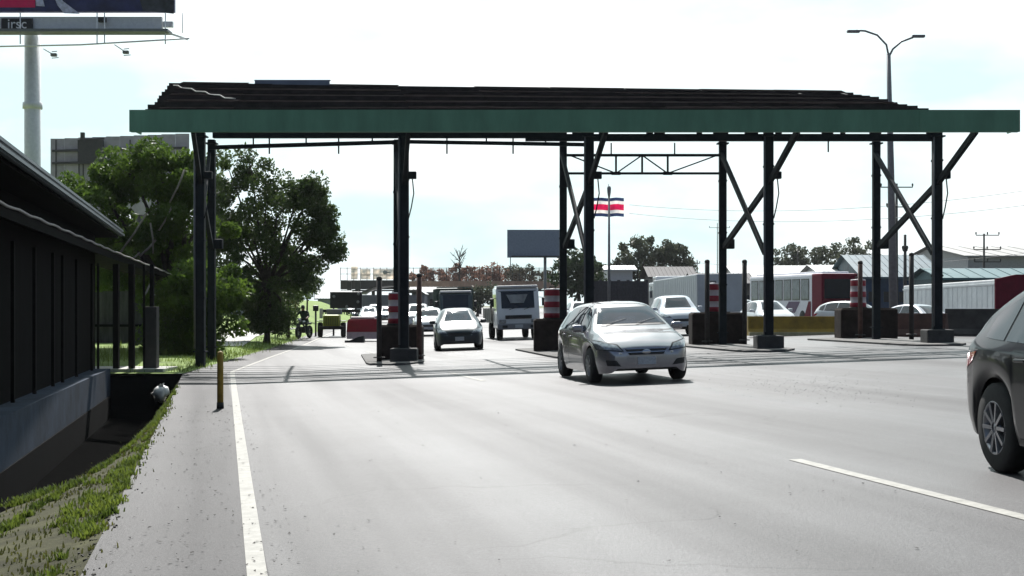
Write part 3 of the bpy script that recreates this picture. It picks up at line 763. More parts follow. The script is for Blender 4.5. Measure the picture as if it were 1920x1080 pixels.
def settle(t):
    x, y = t.location.x, t.location.y
    n = Vector((-(base_z(x + .5, y) - base_z(x - .5, y)), -(base_z(x, y + .5) - base_z(x, y - .5)), 1)).normalized()
    q = Vector((0, 0, 1)).rotation_difference(n) @ Matrix.Rotation(t.rotation_euler.z, 3, 'Z').to_quaternion()
    t.rotation_euler = q.to_euler()
def toward(y_dir_x):
    """heading for a car coming at the camera along (y_dir_x, 1)"""
    return math.atan2(-1, -y_dir_x)
RD = -.2065
silver = paint('silver_car_paint', (.40, .385, .40), .8, .22)
# silver hatchback: front left tyre foot at about (1105, 722)
p = G(1190, 716)
car('hatchback_car', 'silver hatchback with oval chrome grille driving out from under the canopy', 'car', p + Vector((-.16, 1.5, .0)), toward(-.16), HATCH, silver, fine=True).scale = (1.05, 1.08, 1.02)
blacksuv = paint('black_car_paint', (.006, .007, .010), .0, .22)
p = G(1868, 884)
d = Vector((RD, 1)).normalized()
# its rear right wheel stands at p; in its own frame that wheel is at (rx, -track)
p = G(1884, 885); hd = toward(-.08); c, s = math.cos(hd), math.sin(hd); lx, ly = SUV['rx'], -.80
car('suv_car', 'dark SUV cut off by the right edge, its rear wheel and tail lamp nearest', 'suv', (p.x - (c * lx - s * ly), p.y - (s * lx + c * ly), gz(p.x, p.y) + .03), hd, HATCHBACK_SUV, M('dark_blue_black_paint', (.003, .004, .008), .3, 0, spec=.16, var=.04, coat=.45), fine=True)
teal = paint('deep_teal_paint', (.006, .018, .03), .1, .3, .5)
def put(u, Y): return onground(u, Y)
p = put(859, 51.5)
car('hatchback_car', 'dark teal hatchback facing the camera left of the white truck', 'car', p, toward(-.07), HATCH, teal)
white = paint('white_car_paint', (.62, .63, .65), 0, .3)
grey = paint('grey_car_paint', (.14, .145, .16), .4, .3)
far = 'cars queued beyond the toll plaza'
spots = [('sedan_car', SEDAN, 806, 75, white, -.08, 'white sedan half hidden behind the dark teal hatchback'),
         ('sedan_car', SEDAN, 798, 104, grey, -.08, 'grey sedan behind the half hidden white sedan'),
         ('hatchback_car', HATCH, 692, 118, white, -.11, 'white hatchback at the front of the far left queue behind the red barrier'),
         ('sedan_car', SEDAN, 672, 150, grey, -.11, 'grey sedan left of the white ones in the far queue'),
         ('suv_car', SUV, 704, 152, white, -.11, 'tall white car behind the first white hatchback of the far queue'),
         ('sedan_car', SEDAN, 690, 185, white, -.11, 'white sedan in the middle of the far queue'),
         ('hatchback_car', HATCH, 722, 190, grey, -.11, 'grey hatchback right of the far queue'),
         ('sedan_car', SEDAN, 676, 225, white, -.11, 'small white sedan near the end of the far queue'),
         ('hatchback_car', HATCH, 706, 232, white, -.11, 'small white hatchback at the far end of the queue'),
         ('sedan_car', SEDAN, 800, 170, white, -.08, 'small white sedan far behind the truck with the white visor'),
         ]
spots += [('suv_car', SUV, 783, 92, white, -.08, 'white SUV glimpsed just right of the wide pillar behind the half hidden sedan'),
          ('hatchback_car', HATCH, 812, 128, white, -.08, 'white hatchback between the wide pillar and the dump truck'),
          ('sedan_car', SEDAN, 726, 132, grey, -.11, 'grey sedan right beside the first white hatchback of the far left queue'),
          ('suv_car', SUV, 662, 190, grey, -.11, 'tall grey car at the left edge of the far queue'),
          ('hatchback_car', HATCH, 716, 160, white, -.11, 'white hatchback at the right edge of the far queue')]
for nme, sp, u, Y, m, dr, lab in spots:
    car(nme, lab, 'car', put(u, Y), toward(dr), sp, m, far)
car('suv_car', 'white SUV with dark windscreen just right of the silver hatchback', 'suv', put(1266, 61), toward(-.03), SUV, paint('pale_blue_white_paint', (.5, .54, .6), 0, .3))
car('hatchback_car', 'white compact car at the foot of the bus, seen over the dark barrier', 'car', put(1438, 66) + Vector((0, 0, -.05)), toward(-.12), HATCH, white)
car('hatchback_car', 'white car with rounded roof between the bus and the rightmost striped drum', 'car', put(1600, 72), toward(-.75), HATCH, white)
car('sedan_car', 'silver sedan in front of the white trailer, behind the rightmost pillar pair', 'car', put(1722, 64) + Vector((0, 0, -.25)), toward(-.5), SEDAN, paint('light_grey_paint', (.4, .4, .45), .3, .3))
car('suv_car', 'white car seen over the roof of the silver hatchback on its left', 'car', put(1086, 105), toward(-.05), SUV, white)
car('suv_car', 'pale van-like car seen over the roof of the silver hatchback in the middle', 'car', put(1155, 112), toward(-.05), SUV, paint('pale_green_white', (.45, .5, .5), 0, .3))
car('suv_car', 'white pickup-sized car between the white box truck and the bus', 'car', put(1388, 90), toward(-.3), SUV, white)

def truck_wheels(t, xs, trk, r, wdt=.24):
    for x in xs:
        for s in (-1, 1):
            wo = MB().lathe([(r * .55, -wdt / 2), (r * .92, -wdt / 2), (r, -wdt * .35), (r, wdt * .35), (r * .92, wdt / 2), (r * .55, wdt / 2), (r * .55, -wdt / 2)], (x, s * trk, r), axis='Y', n=22).build('wheel', rubber, t, local=True)
            MB().lathe([(0, .02 * s), (r * .2, .02 * s), (r * .25, -.03 * s), (r * .5, -.03 * s), (r * .57, .02 * s)], (x, s * (trk + wdt * .32), r), axis='Y', n=18).build('rim', alloy, wo, local=True)

def cabover(name, label, loc, rz, W, H, cabm, kind):
    """small cab-over lorry, front at +x"""
    t = empty(name, loc, label, 'truck', None, rz); hw_ = W / 2; z0 = .48
    sec = [(0, z0), (1.66, z0), (1.70, .9), (1.66, 1.22), (1.46, H - .16), (1.36, H - .02), (1.2, H), (.02, H), (0, H - .04)]
    mb = MB(); tmp = bmesh.new()
    a = [tmp.verts.new((x, -hw_, z)) for x, z in sec]; b = [tmp.verts.new((x, hw_, z)) for x, z in sec]
    tmp.faces.new(a); tmp.faces.new(b[::-1])
    for i in range(len(sec)): tmp.faces.new((a[i], b[i], b[(i + 1) % len(sec)], a[(i + 1) % len(sec)]))
    bmesh.ops.recalc_face_normals(tmp, faces=tmp.faces); bmesh.ops.bevel(tmp, geom=tmp.edges[:], offset=.05, segments=3, affect='EDGES')
    mb.join(tmp); mb.build('cab', cabm, t, local=True)
    def fr(z): return 1.66 - (z - 1.22) / (H - .16 - 1.22) * .20 + .004 if z > 1.22 else 1.70 - (1.22 - z) * .02
    k = W * .455
    mb = MB(); mb.grid([[(fr(z) + .012 - .03 * (y / k)**4, y, z) for y in [k * (i / 8 - 1) for i in range(17)]] for z in [1.36 + (H - .17 - 1.36) * j / 6 for j in range(7)]]); mb.build('windscreen', glass, t, local=True)
    for s in (-1, 1):
        MB().grid([[(x, s * (hw_ + .006), 1.28 + (H - .32 - 1.28) * j / 3) for x in (.35, .8, 1.2, 1.42 - .05 * j)] for j in range(4)]).build('side_window', glass, t, local=True)
        MB().box((1.71, s * (hw_ - .23), .80), (.05, .3, .16), bev=.02).build('headlight', lampc, t, local=True)
        mi = MB().box((1.62, s * (hw_ + .2), 1.62), (.08, .17, .36), bev=.03); mi.bar((1.5, s * hw_, 1.82), (1.62, s * (hw_ + .18), 1.8), .025, .025); mi.build('mirror', blackpl, t, local=True)
        MB().box((.28, s * (hw_ + .004), 1.1), (.16, .012, .03)).build('door_handle', blackpl, t, local=True)
    MB().box((1.71, 0, .98), (.04, W * .62, .16), bev=.015).build('grille', blackpl, t, local=True)
    bm_ = MB().box((1.72, 0, .57), (.2, W * 1.0, .26), bev=.05); bm_.build('bumper', M('grey_bumper', (.2, .2, .22), .5), t, local=True)
    MB().box((1.828, 0, .58), (.012, .34, .14)).build('number_plate', platem, t, local=True)
    for s in (-1, 1): MB().box((1.826, s * W * .33, .57), (.012, .22, .11)).build('fog_lamp', blackpl, t, local=True)
    for s in (-.4, .25): MB().bar((fr(1.3) + .03, s, 1.3), (fr(1.45) + .03, s + .42, 1.42), .02, .02).build('wiper', blackpl, t, local=True)
    MB().box((-1.6, 0, .58), (4.2, .75, .2)).build('chassis', blackpl, t, local=True)
    truck_wheels(t, (1.0, -2.3), hw_ - .16, .37)
    return t
p = put(965, 64)
t = cabover('flatbed_truck', 'white cab-over truck with a grey side bed and a tank behind the cab', p, toward(-.115), 1.86, 2.28, paint('white_truck_paint', (.75, .76, .78), 0, .35), 1)
MB().prism([(1.625, -.50, 1.95), (1.66, -.32, 1.58), (1.66, .25, 1.58), (1.625, .42, 1.95)], (.02, 0, 0)).build('windscreen_glare', M('pale_glare_patch', (.3, .32, .34), .4, var=.3, scale=3), t, local=True)  # pale trapezoid: light seen in the windscreen, built as a patch on the glass
MB().box((1.0, 0, 2.30), (1.0, 1.8, .1), bev=.03).build('roof_visor', white, t, local=True)
b_ = MB(); b_.box((-2.0, 0, .78), (3.7, 1.95, .1))
for s in (-1, 1):
    b_.box((-2.0, s * .97, 1.1), (3.7, .05, .56))
    for k in range(5): b_.box((-3.75 + k * .88, s * 1.005, 1.1), (.06, .03, .6))
b_.box((-.18, 0, 1.1), (.05, 1.9, .56)); b_.box((-3.83, 0, 1.1), (.05, 1.9, .56)); b_.build('bed', M('grey_bed_steel', (.22, .21, .19), .6, var=.25), t, local=True)
MB().lathe([(0, -.75), (.3, -.75), (.38, -.66), (.38, .66), (.3, .75), (0, .75)], (-.85, 0, 1.7), axis='Y', n=22).build('tank', M('white_plastic_tank', (.5, .5, .48), .5), t, local=True)
p = put(853, 90)
t = cabover('dump_truck', 'dark green dump truck with a white roof visor behind the dark teal hatchback', p, toward(-.09), 2.0, 2.35, paint('dark_green_truck', (.03, .05, .05), 0, .4), 2)
MB().box((1.25, 0, 2.38), (.5, 1.95, .12), bev=.03).build('roof_visor', white, t, local=True)
b_ = MB(); b_.box((-2.0, 0, 1.75), (3.6, 2.3, 1.7), bev=.04)
for k in range(5): b_.box((-3.6 + k * .8, 0, 1.75), (.08, 2.4, 1.66))
b_.box((.15, 0, 2.66), (.9, 2.2, .06)); b_.build('dump_body', M('green_dump_body', (.05, .085, .075), .6, var=.3), t, local=True)
# long white-sided trailers and the bus: local x runs from the near end (0) to the far end (-len)
def along(near, farp):
    near, farp = Vector(near), Vector(farp); d = near - farp; return math.atan2(d.y, d.x), d.length
def ribs(mb, n, L, y, z0, z1):
    for k in range(n): mb.box((-L * (k + .5) / n, y, (z0 + z1) / 2), (.05, .03, z1 - z0))
na, fa = put(1308, 76), put(1216, 93); ang, Ln = along((na.x, na.y, 0), (fa.x, fa.y, 0))
t = empty('box_truck', (na.x, na.y, base_z(na.x, na.y)), 'long pale grey-blue box truck behind the white SUV', 'truck', None, ang)
Ht = 3.14 - base_z(na.x, na.y)
mb = MB().box((-7.4, -1.25, (Ht + .95) / 2), (14.8, 2.5, Ht - .95), bev=.04); ribs(mb, 24, 14.8, .0, 1.0, Ht - .08)
mb.build('cargo_box', M('pale_grey_blue_box', (.46, .49, .52), .5, var=.1, scale=1.2), t, local=True)
mb = MB().box((-16.0, -1.2, 1.75), (2.0, 2.3, 2.3), bev=.12).box((-15.4, -1.2, 3.0), (1.2, 2.1, .5), bev=.1); mb.build('cab', white, t, local=True)
MB().grid([[(-16.5 + .5 * i, .0 - .045, 1.9 + .35 * j) for i in range(3)] for j in range(3)]).build('side_window', glass, t, local=True)
MB().box((-7.4, -1.25, .85), (14.8, 1.0, .22)).build('chassis', blackpl, t, local=True)
for x in (-1.6, -2.7, -12.5, -16.0):
    truck_wheels(t, (x,), .0, .45) if False else [MB().lathe([(.2, -.14), (.45, -.12), (.45, .12), (.2, .14), (.2, -.14)], (x, y, .45), axis='Y', n=20).build('wheel', rubber, t, local=True) for y in (-.2, -2.3)]
na, fa = put(1866, 63), put(1694, 74); ang, Ln = along((na.x, na.y, 0), (fa.x, fa.y, 0))
t = empty('box_trailer', (na.x, na.y, base_z(na.x, na.y)), 'white ribbed box trailer with dark red end wall at the right edge', 'trailer', None, ang)
Ht = CAMZ + (HZ - 524) * 63 / F - base_z(na.x, na.y)
side = 1 if math.sin(ang) * 0 + math.cos(ang) * -1 < 0 else -1
mb = MB().box((-Ln / 2, -1.25, (Ht + .8) / 2), (Ln, 2.5, Ht - .8), bev=.05); ribs(mb, 20, Ln, .0, .85, Ht - .25)
mb.box((-Ln / 2, .01, .86), (Ln, .06, .12)).box((-Ln / 2, .012, Ht - .2), (Ln, .05, .08)); mb.build('trailer_body', M('white_trailer_side', (.78, .79, .79), .5, var=.12, scale=1.5), t, local=True)
redm = M('dark_red_panel', (.15, .003, .022), .6, spec=.15, var=.15)
mb = MB(); mb.prism([(.004, .03, .75), (.004, -2.55, .75), (.004, -2.55, Ht + .02), (.004, -2.0, Ht + .22), (.004, -.9, Ht + .22), (.004, .03, Ht + .02)], (.12, 0, 0)); mb.build('end_wall', redm, t, local=True)
MB().box((-Ln / 2, -1.25, .65), (Ln, 1.2, .3)).build('chassis', blackpl, t, local=True)
for x in (-1.5, -2.6, -9.5):
    for y in (-.2, -2.3): MB().lathe([(.2, -.14), (.48, -.12), (.48, .12), (.2, .14), (.2, -.14)], (x, y, .48), axis='Y', n=20).build('wheel', rubber, t, local=True)
# bus
na, fa = put(1540, 92), put(1405, 103.5); ang, Ln = along((na.x, na.y, 0), (fa.x, fa.y, 0))
g0 = base_z(na.x, na.y)
t = empty('bus', (na.x, na.y, g0), 'white and dark red city bus seen past the yellow barrier', 'bus', None, ang)
Ht = CAMZ + (HZ - 512) * 92 / F - g0; busw = M('bus_white_paint', (.72, .71, .76), .4, var=.1); 
mb = MB().box((-Ln / 2, -1.25, (Ht + .35) / 2), (Ln, 2.5, Ht - .35), bev=.16); mb.build('body', busw, t, local=True)
mb = MB().box((-Ln * .06, -1.25, (Ht + .33) / 2), (Ln * .13, 2.51, Ht - .36), bev=.1); mb.build('rear_panel', redm, t, local=True)
mb = MB().prism([(-Ln * .34, .006, .8), (-Ln * .5, .006, .8), (-Ln * .42, .006, 1.55), (-Ln * .27, .006, 1.55)], (0, .012, 0)); mb.build('livery_stripe', M('bus_purple_stripe', (.08, .03, .10), .5), t, local=True)
mb = MB().prism([(-Ln * .13, .006, .45), (-Ln * .22, .006, .45), (-Ln * .16, .006, 1.55), (-Ln * .13, .006, 1.55)], (0, .012, 0)); mb.build('livery_stripe', redm, t, local=True)
for k in range(7):
    x = -Ln * .15 - k * Ln * .118
    f_ = MB().box((x - Ln * .055, .0, (1.62 + Ht - .32) / 2), (Ln * .105, .03, Ht - .32 - 1.62), bev=.01).build('window', blackpl, t, local=True)
    MB().box((x - Ln * .055, .018, (1.62 + Ht - .32) / 2), (Ln * .088, .012, Ht - .46 - 1.62)).build('pane', M('bus_window_glass', (.09, .095, .11), .08, .2, var=.5, scale=2), f_, local=True)
MB().box((.085, -1.25, Ht - 1.0), (.05, 2.15, 1.25), bev=.015).build('rear_window', glass, t, local=True)
for y in (-.3, -2.2): MB().box((.08, y, 1.05), (.05, .22, .4), bev=.02).build('tail_light', lampr, t, local=True)
MB().box((.08, -1.25, .5), (.16, 2.45, .3), bev=.05).build('bumper', blackpl, t, local=True)
MB().box((-Ln * .5, -1.25, Ht + .06), (Ln * .9, 1.9, .14), bev=.05).build('roof_pod', busw, t, local=True)
for x in (-Ln * .24, -Ln * .78):
    for y in (-.12, -2.38): MB().lathe([(0, 0), (.2, 0), (.48, -.1), (.48, .12), (.2, .14), (0, .14)], (x, y, .48), axis='Y', n=20).build('wheel', rubber, t, local=True)
for o_ in list(S.objects):
    if o_.parent is None and o_.get('category') in ('car', 'suv', 'truck', 'trailer', 'bus'): settle(o_)
def mirror_y(t):
    for c in t.children_recursive:
        if c.type == 'MESH':
            c.data.transform(Matrix.Diagonal((1, -1, 1, 1))); c.data.flip_normals()
for nme in ('box_truck', 'box_trailer', 'bus'): mirror_y(bpy.data.objects[nme])

# ------------------------------------------------------------------ building along the ditch on the left
darkwall = M('near_black_wall', (.003, .003, .0035), .95, spec=.05, var=.3, scale=1.5)  # near-black tone shared by the dark building parts
roofm = M('corrugated_roof_sheet', (.10, .115, .13), .5, .2, var=.25, scale=2, stretch=(1, 8, 1))
greypost = M('grey_post_paint', (.008, .008, .008), .8, spec=.1, var=.2)
bl = empty('roadside_building', (-9, 22, -1.2), 'long dark low building with two sloping roofs beside the ditch on the left', 'building')
D = Vector((-.19, 1, 0)).normalized(); Nn = Vector((1, .19, 0)).normalized()
def E(y, off, z): return Vector((ev(y) - off, y, z))
mb = MB()
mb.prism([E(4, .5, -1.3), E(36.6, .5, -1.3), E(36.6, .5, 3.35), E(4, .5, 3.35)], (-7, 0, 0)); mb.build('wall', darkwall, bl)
# base wall of the building, running down into the ditch
mb = MB(); mb.prism([E(4, .06, -.75), E(36.0, .06, -.75), E(36.0, .06, -.09), E(20, .06, -.02), (ev(4) - .06, 4, .12)], (-.96, 0, 0)); MB().prism([E(4, .04, -1.35), E(36, .04, -1.35), E(36, .04, -.752), E(4, .04, -.752)], (-.9, 0, 0)).build('footing_shadow', darkwall, bl); mb.build('base_wall', M('blue_grey_base_wall', (.038, .055, .085), .9, spec=.15, var=.35, scale=1.2), bl)  # the near-black strip at the wall foot is painted-in ditch shadow
for y in (9, 12, 15.2, 18.2, 20.3, 22.6, 25.0, 27.5, 29.0, 31.5, 34.8):
    a = E(y, .40, -.02); MB().box((a.x, a.y, 1.2), (.055, .055, 2.6)).build('wall_post', greypost, bl)
# lower awning
mb = MB(); top_, bot_ = [], []
pts = [(4, 2.8), (19, 2.8), (35, 2.78), (46, 2.55), (56, 2.34)]
ex = lambda y: ev(y) if y <= 35 else -9.79 - .127 * (y - 35)
rows = []
for y, z in pts: rows.append([(ex(y), y, z), (ex(y) - 1.2, y, z + .25), (ex(y) - 3.2, y, z + .6)])
mb.grid(rows, smooth=False); 
mb.grid([[(a, b, c - .08) for a, b, c in r] for r in rows], smooth=False)
for (y0, z0), (y1, z1) in zip(pts, pts[1:]): mb.bar((ex(y0), y0, z0 - .05), (ex(y1), y1, z1 - .05), .03, .16)
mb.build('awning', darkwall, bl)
mb = MB(); L = []
for i in range(90):
    y = 8 + i * .54; z = 2.82 if y < 35 else 2.82 - (y - 35) * .0225
    L.append((ex(y) + .03, y, z + .02 + .012 * math.sin(i * 1.7)))
mb.tube(L, .022, 6); mb.build('eave_cable', M('pale_grey_cable', (.3, .29, .28), .6), bl)
MB().tube([(ex(43.5) + .02, 43.5, 2.62), (ex(43.5) + .03, 43.4, 2.3), (ex(43.0), 42.6, 1.9), (ex(43) - .06, 42.4, 1.72)], .025, 6).build('hanging_cable', M('pale_grey_cable'), bl)
# upper roof with corrugated edge
ur = lambda y: -6.05 - .2024 * (y - 17)
mb = MB(); prof = [(0, 3.5), (-.35, 3.66), (-6, 5.0)]
rows = []
for i in range(160):
    y = 4 + i * (34.2 / 159)
    rows.append([(ur(y) - .0, y, 3.36), (ur(y), y, 3.44 + .02 * (i % 2)), (ur(y) - .4, y, 3.54 + .02 * (i % 2)), (ur(y) - 6, y, 4.6 + .02 * (i % 2)), (ur(y) - 6.05, y, 4.4)])
mb.grid(rows, smooth=False); mb.build('upper_roof', roofm, bl)
mb = MB()
for dz, off in ((.0, .02), (-.11, .05)): mb.bar((ur(4) + off, 4, 3.46 + dz), (ur(38.2) + off, 38.2, 3.46 + dz), .03, .045)
mb.bar((ur(4) - .02, 4, 3.36), (ur(38.2) - .02, 38.2, 3.36), .06, .08)
mb.build('gutter', M('dull_blue_grey_metal', (.13, .16, .18), .45, .3, var=.2), bl)
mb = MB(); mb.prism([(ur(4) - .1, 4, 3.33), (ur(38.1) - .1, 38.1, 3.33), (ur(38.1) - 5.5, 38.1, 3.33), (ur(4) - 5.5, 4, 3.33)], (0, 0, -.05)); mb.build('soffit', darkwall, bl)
# porch at the far end: floor kerb, posts, wide pillar
mb = MB(); mb.prism([(-13.2, 36.7, -.35), (-8.9, 36.7, -.35), (-8.9, 38.4, -.35), (-13.2, 38.4, -.35)], (0, 0, .22)); mb.build('porch_floor', path_m, bl)
for u, y, wd in ((184, 36, .05), (218, 37.0, .14), (247, 37.0, .14), (270, 37.2, .05)):
    x = cx(u, y); MB().box((x, y, 1.2), (wd, wd, 2.7)).build('porch_post', M('dark_porch_post', (.010, .009, .009), .8, spec=.1), bl)
x = cx(285, 37.4); MB().box((x, 37.4, .65), (.31, .31, 1.62), bev=.02).build('pillar', M('grey_brown_pillar', (.07, .065, .06), .85, var=.15), bl)
MB().box((x, 37.4, 2.0), (.1, .1, 1.1)).build('porch_post', greypost, bl)

# grey panel fence behind the porch
g = -.25
fb = empty('panel_fence', (cx(245, 60), 60, g), 'grey weathered panel wall behind the porch posts', 'wall')
mb = MB()
for k, (u0, u1, vt) in enumerate(((160, 192, 548), (193, 217, 546), (219, 243, 546), (247, 271, 564), (272, 300, 564), (300, 400, 556))):
    x0, x1 = cx(u0, 60), cx(u1, 60); z1 = CAMZ + (HZ - vt) * 60 / F
    mb.box(((x0 + x1) / 2, 60, (z1 + g) / 2), (x1 - x0, .12, z1 - g))
mb.build('panel', M('weathered_grey_panel', (.06, .057, .06), .85, var=.45, scale=1.5, stretch=(3, 1, .5)), fb)
MB().box((cx(240, 59.8), 59.8, .65), (cx(330, 59.8) - cx(185, 59.8), .08, .1)).build('rail', darkwall, fb)

# ------------------------------------------------------------------ trees
def leaves(mb, centers, n, size, rng):
    for _ in range(n):
        c, r = rng.choice(centers)
        while True:
            d = Vector((rng.uniform(-1, 1), rng.uniform(-1, 1), rng.uniform(-1, 1)))
            if .15 < d.length < 1: break
        p = Vector(c) + Vector((d.x * r, d.y * r, d.z * r * .8))
        s = size * rng.uniform(.6, 1.35); a = Vector((rng.gauss(0, 1), rng.gauss(0, 1), rng.gauss(0, .7))).normalized(); b = a.orthogonal().normalized()
        b = (Matrix.Rotation(rng.uniform(0, 6.28), 3, a) @ b); c2 = a.cross(b)
        vs = [mb.b.verts.new(p + b * s), mb.b.verts.new(p + c2 * s * .42 + b * s * .2), mb.b.verts.new(p - b * s * .8), mb.b.verts.new(p - c2 * s * .42 + b * s * .2)]
        mb.b.faces.new(vs)

def tree(label, base, blobs, nl, lsize, lm, seed, trunk_r=.2, name='tree', group=None, clump=.62, nclump=None, bark=None, fork=.35):
    """blobs: crown ellipsoids (x, y, z, rx, rz); limbs run to each, leaves in clumps through their volume"""
    rng = random.Random(seed); base = Vector(base)
    t = empty(name, base, label, 'tree', group)
    bark = bark or M('tree_bark', (.05, .04, .032), .95, var=.4, scale=6, bump=.5)
    tb = MB(); cz = sum(b[2] for b in blobs) / len(blobs); cxm = sum(b[0] for b in blobs) / len(blobs); cym = sum(b[1] for b in blobs) / len(blobs)
    fk = Vector((base.x + (cxm - base.x) * .3, base.y + (cym - base.y) * .3, base.z + (cz - base.z) * fork))
    tb.tube([base - Vector((0, 0, .1)), base + Vector((.02, 0, .3)), base.lerp(fk, .6) + Vector((.05, 0, 0)), fk], [trunk_r * 1.4, trunk_r, trunk_r * .85, trunk_r * .7], 10)
    centers = []
    for bx, by, bz, rx, rzz in blobs:
        c = Vector((bx, by, bz)); m = fk.lerp(c, .5) + Vector((rng.uniform(-.2, .2), 0, rng.uniform(-.1, .3)))
        tb.tube([fk, m, c], [trunk_r * .55, trunk_r * .35, trunk_r * .15], 7)
        k = nclump or max(6, int(rx * rx * rzz * 3.5))
        for _ in range(k):
            while True:
                d = Vector((rng.uniform(-1, 1), rng.uniform(-1, 1), rng.uniform(-1, 1)))
                if .35 < d.length < 1: break
            q = c + Vector((d.x * rx, d.y * rx, d.z * rzz)); r = clump * rng.uniform(.55, 1.2)
            centers.append((q, r))
            if rng.random() < .5: tb.tube([c, c.lerp(q, .6) + Vector((0, 0, -.1)), q], [trunk_r * .14, trunk_r * .09, trunk_r * .04], 5)
    tb.build('trunk', bark, t)
    lb = MB(); leaves(lb, centers, nl, lsize, rng); lb.build('crown', lm, t, fixn=False)
    return t
lf1 = leaf_mat('deep_green_leaves', (.078, .138, .024), .46)
lf2 = leaf_mat('dusty_green_leaves', (.060, .098, .030), .40)
lf3 = leaf_mat('grey_green_far_leaves', (.075, .09, .06), .3)
lf4 = leaf_mat('yellow_green_leaves', (.10, .15, .02), .4)
lf5 = leaf_mat('rust_brown_blossom', (.24, .135, .10), .35)
def B(u, v, Y, r, rz=None, dy=0):
    p = P(u, v, Y + dy); return (p.x, p.y, p.z, r, rz or r * .85)
Y1 = 50
tree('broad dark tree behind the low building, left of the nearest canopy column', (cx(345, Y1), Y1, -.2),
     [B(180, 345, Y1, .9, .8), B(215, 400, Y1, 1.3, 1.2), B(250, 330, Y1, 1.0, .9), B(300, 315, Y1, 1.1, .8), B(300, 400, Y1, 1.6, 1.4), B(345, 345, Y1, 1.0, 1.2), B(370, 430, Y1, 1.5, 1.5), B(250, 450, Y1, 1.2, 1.0), B(330, 500, Y1, 1.3, 1.1)],
     30000, .10, lf1, 11, .22, clump=.6, name='broadleaf_tree')
Y2 = 62
tree('tall dark tree right of the leftmost canopy column with ragged open edge to the sky', (cx(500, Y2), Y2, gz(cx(500, Y2), Y2)),
     [B(430, 320, Y2, 1.2, .9), B(470, 310, Y2, 1.0, .8), B(500, 345, Y2, 1.1, .9), B(440, 400, Y2, 1.6, 1.5), B(520, 405, Y2, 1.5, 1.3), B(570, 390, Y2, 1.0, .9), B(590, 430, Y2, .9, .7), B(560, 470, Y2, 1.2, 1.0), B(480, 480, Y2, 1.7, 1.4), B(420, 500, Y2, 1.3, 1.2), B(612, 435, Y2, .4, .3), B(585, 515, Y2, .8, .6), B(530, 540, Y2, 1.1, .7), B(590, 350, Y2, .35, .35), B(450, 545, Y2, .8, .6), B(430, 470, Y2, 1.1, 1.0), B(425, 530, Y2, .9, .8), B(445, 440, Y2, 1.1, 1.0), B(470, 560, Y2, .8, .6), B(505, 590, Y2, .75, .6), B(475, 605, Y2, .6, .5), B(418, 560, Y2, .8, .7), B(530, 600, Y2, .5, .5), B(625, 470, Y2, .35, .3), B(610, 400, Y2, .4, .3), B(560, 360, Y2, .6, .5)],
     42000, .095, lf2, 12, .13, clump=.60, fork=.6, name='broadleaf_tree')
Y3 = 66
tree('dense dark thicket behind the grey panel wall left of the leftmost canopy column', (cx(255, Y3), Y3, -.2), [B(u, v, Y3, 1.3, 1.1) for u, v in ((195, 470), (235, 450), (275, 470), (310, 440), (215, 520), (260, 520), (300, 530), (330, 500), (180, 520))], 15000, .13, lf1, 13, .2, name='thicket', clump=.8)
Y3 = 46.5
tree('low dark bush filling the ground between the porch pillar and the leftmost canopy column', (cx(345, Y3), Y3, -.2), [B(u, v, Y3, .9, .8) for u, v in ((310, 600), (335, 570), (360, 600), (385, 575), (330, 640), (365, 650), (395, 630), (310, 650), (400, 540), (350, 530))], 16000, .10, lf1, 14, .12, name='bush', clump=.6)
# branches and dead sticks leaning on the building
mb = MB()
for a, b in (((222, 478), (275, 400)), ((298, 432), (322, 388)), ((262, 480), (292, 450)), ((282, 418), (287, 475)), ((318, 380), (346, 318)), ((240, 490), (262, 474))):
    mb.tube([P(*a, 48.5), P((a[0] + b[0]) / 2 + 2, (a[1] + b[1]) / 2, 48.4), P(*b, 48.5)], .035, 6)
o = mb.build('bare_branches', M('pale_dead_wood', (.30, .27, .22), .9, var=.3)); based(o); tag(o, 'pale bare broken branches at the foot of the broad dark tree, above the porch roof', 'branches')
o['label'] = 'pale bare sticks hanging in the broad dark tree above the porch awning'
# small trees on the lawn
sm = [(540, 640, 70, 'slim tree trunk on the lawn nearest the police rider', 545), (517, 632, 78, 'slim young tree on the lawn, second from the rider', 560), (527, 628, 88, 'slim young tree in the middle of the lawn row', 565), (553, 622, 95, 'slim young tree at the right of the lawn row, up the slope', 560), (575, 612, 110, 'small tree highest on the grass slope', 540)]
for i, (u, v, y, lab, vc) in enumerate(sm):
    p = onground(u, y)
    tree(lab, p, [B(u, vc, y, 1.0, .8), B(u - 18, vc - 14, y, .9, .7), B(u + 15, vc - 22, y, .9, .8), B(u + 2, vc - 42, y, 1.0, .8)], 2600, .10, lf2, 40 + i, .075, name='young_tree', group='young trees on the lawn', clump=.5, fork=.7)
p = onground(488, 82)
tree('bushy yellow-green tree beside the footpath', p, [B(480, 575, 82, 1.1, .9), B(500, 560, 82, 1.2, .9), B(492, 590, 82, 1.0, .6), B(520, 575, 82, .8, .7)], 3200, .11, leaf_mat('olive_leaves', (.08, .085, .02), .35), 55, .12, name='bushy_tree', clump=.5)
p = onground(398, 66)
tree('narrow dark tree directly behind the leftmost canopy column', p, [B(396, 600, 66, .6, .9), B(398, 640, 66, .6, .8), B(396, 560, 66, .6, .8), B(400, 520, 66, .6, .8), B(394, 480, 66, .6, .8), B(398, 440, 66, .6, .8), B(392, 390, 66, .7, .8), B(395, 340, 66, .7, .8)], 9000, .10, lf2, 56, .10, name='slender_tree', clump=.5, nclump=10)
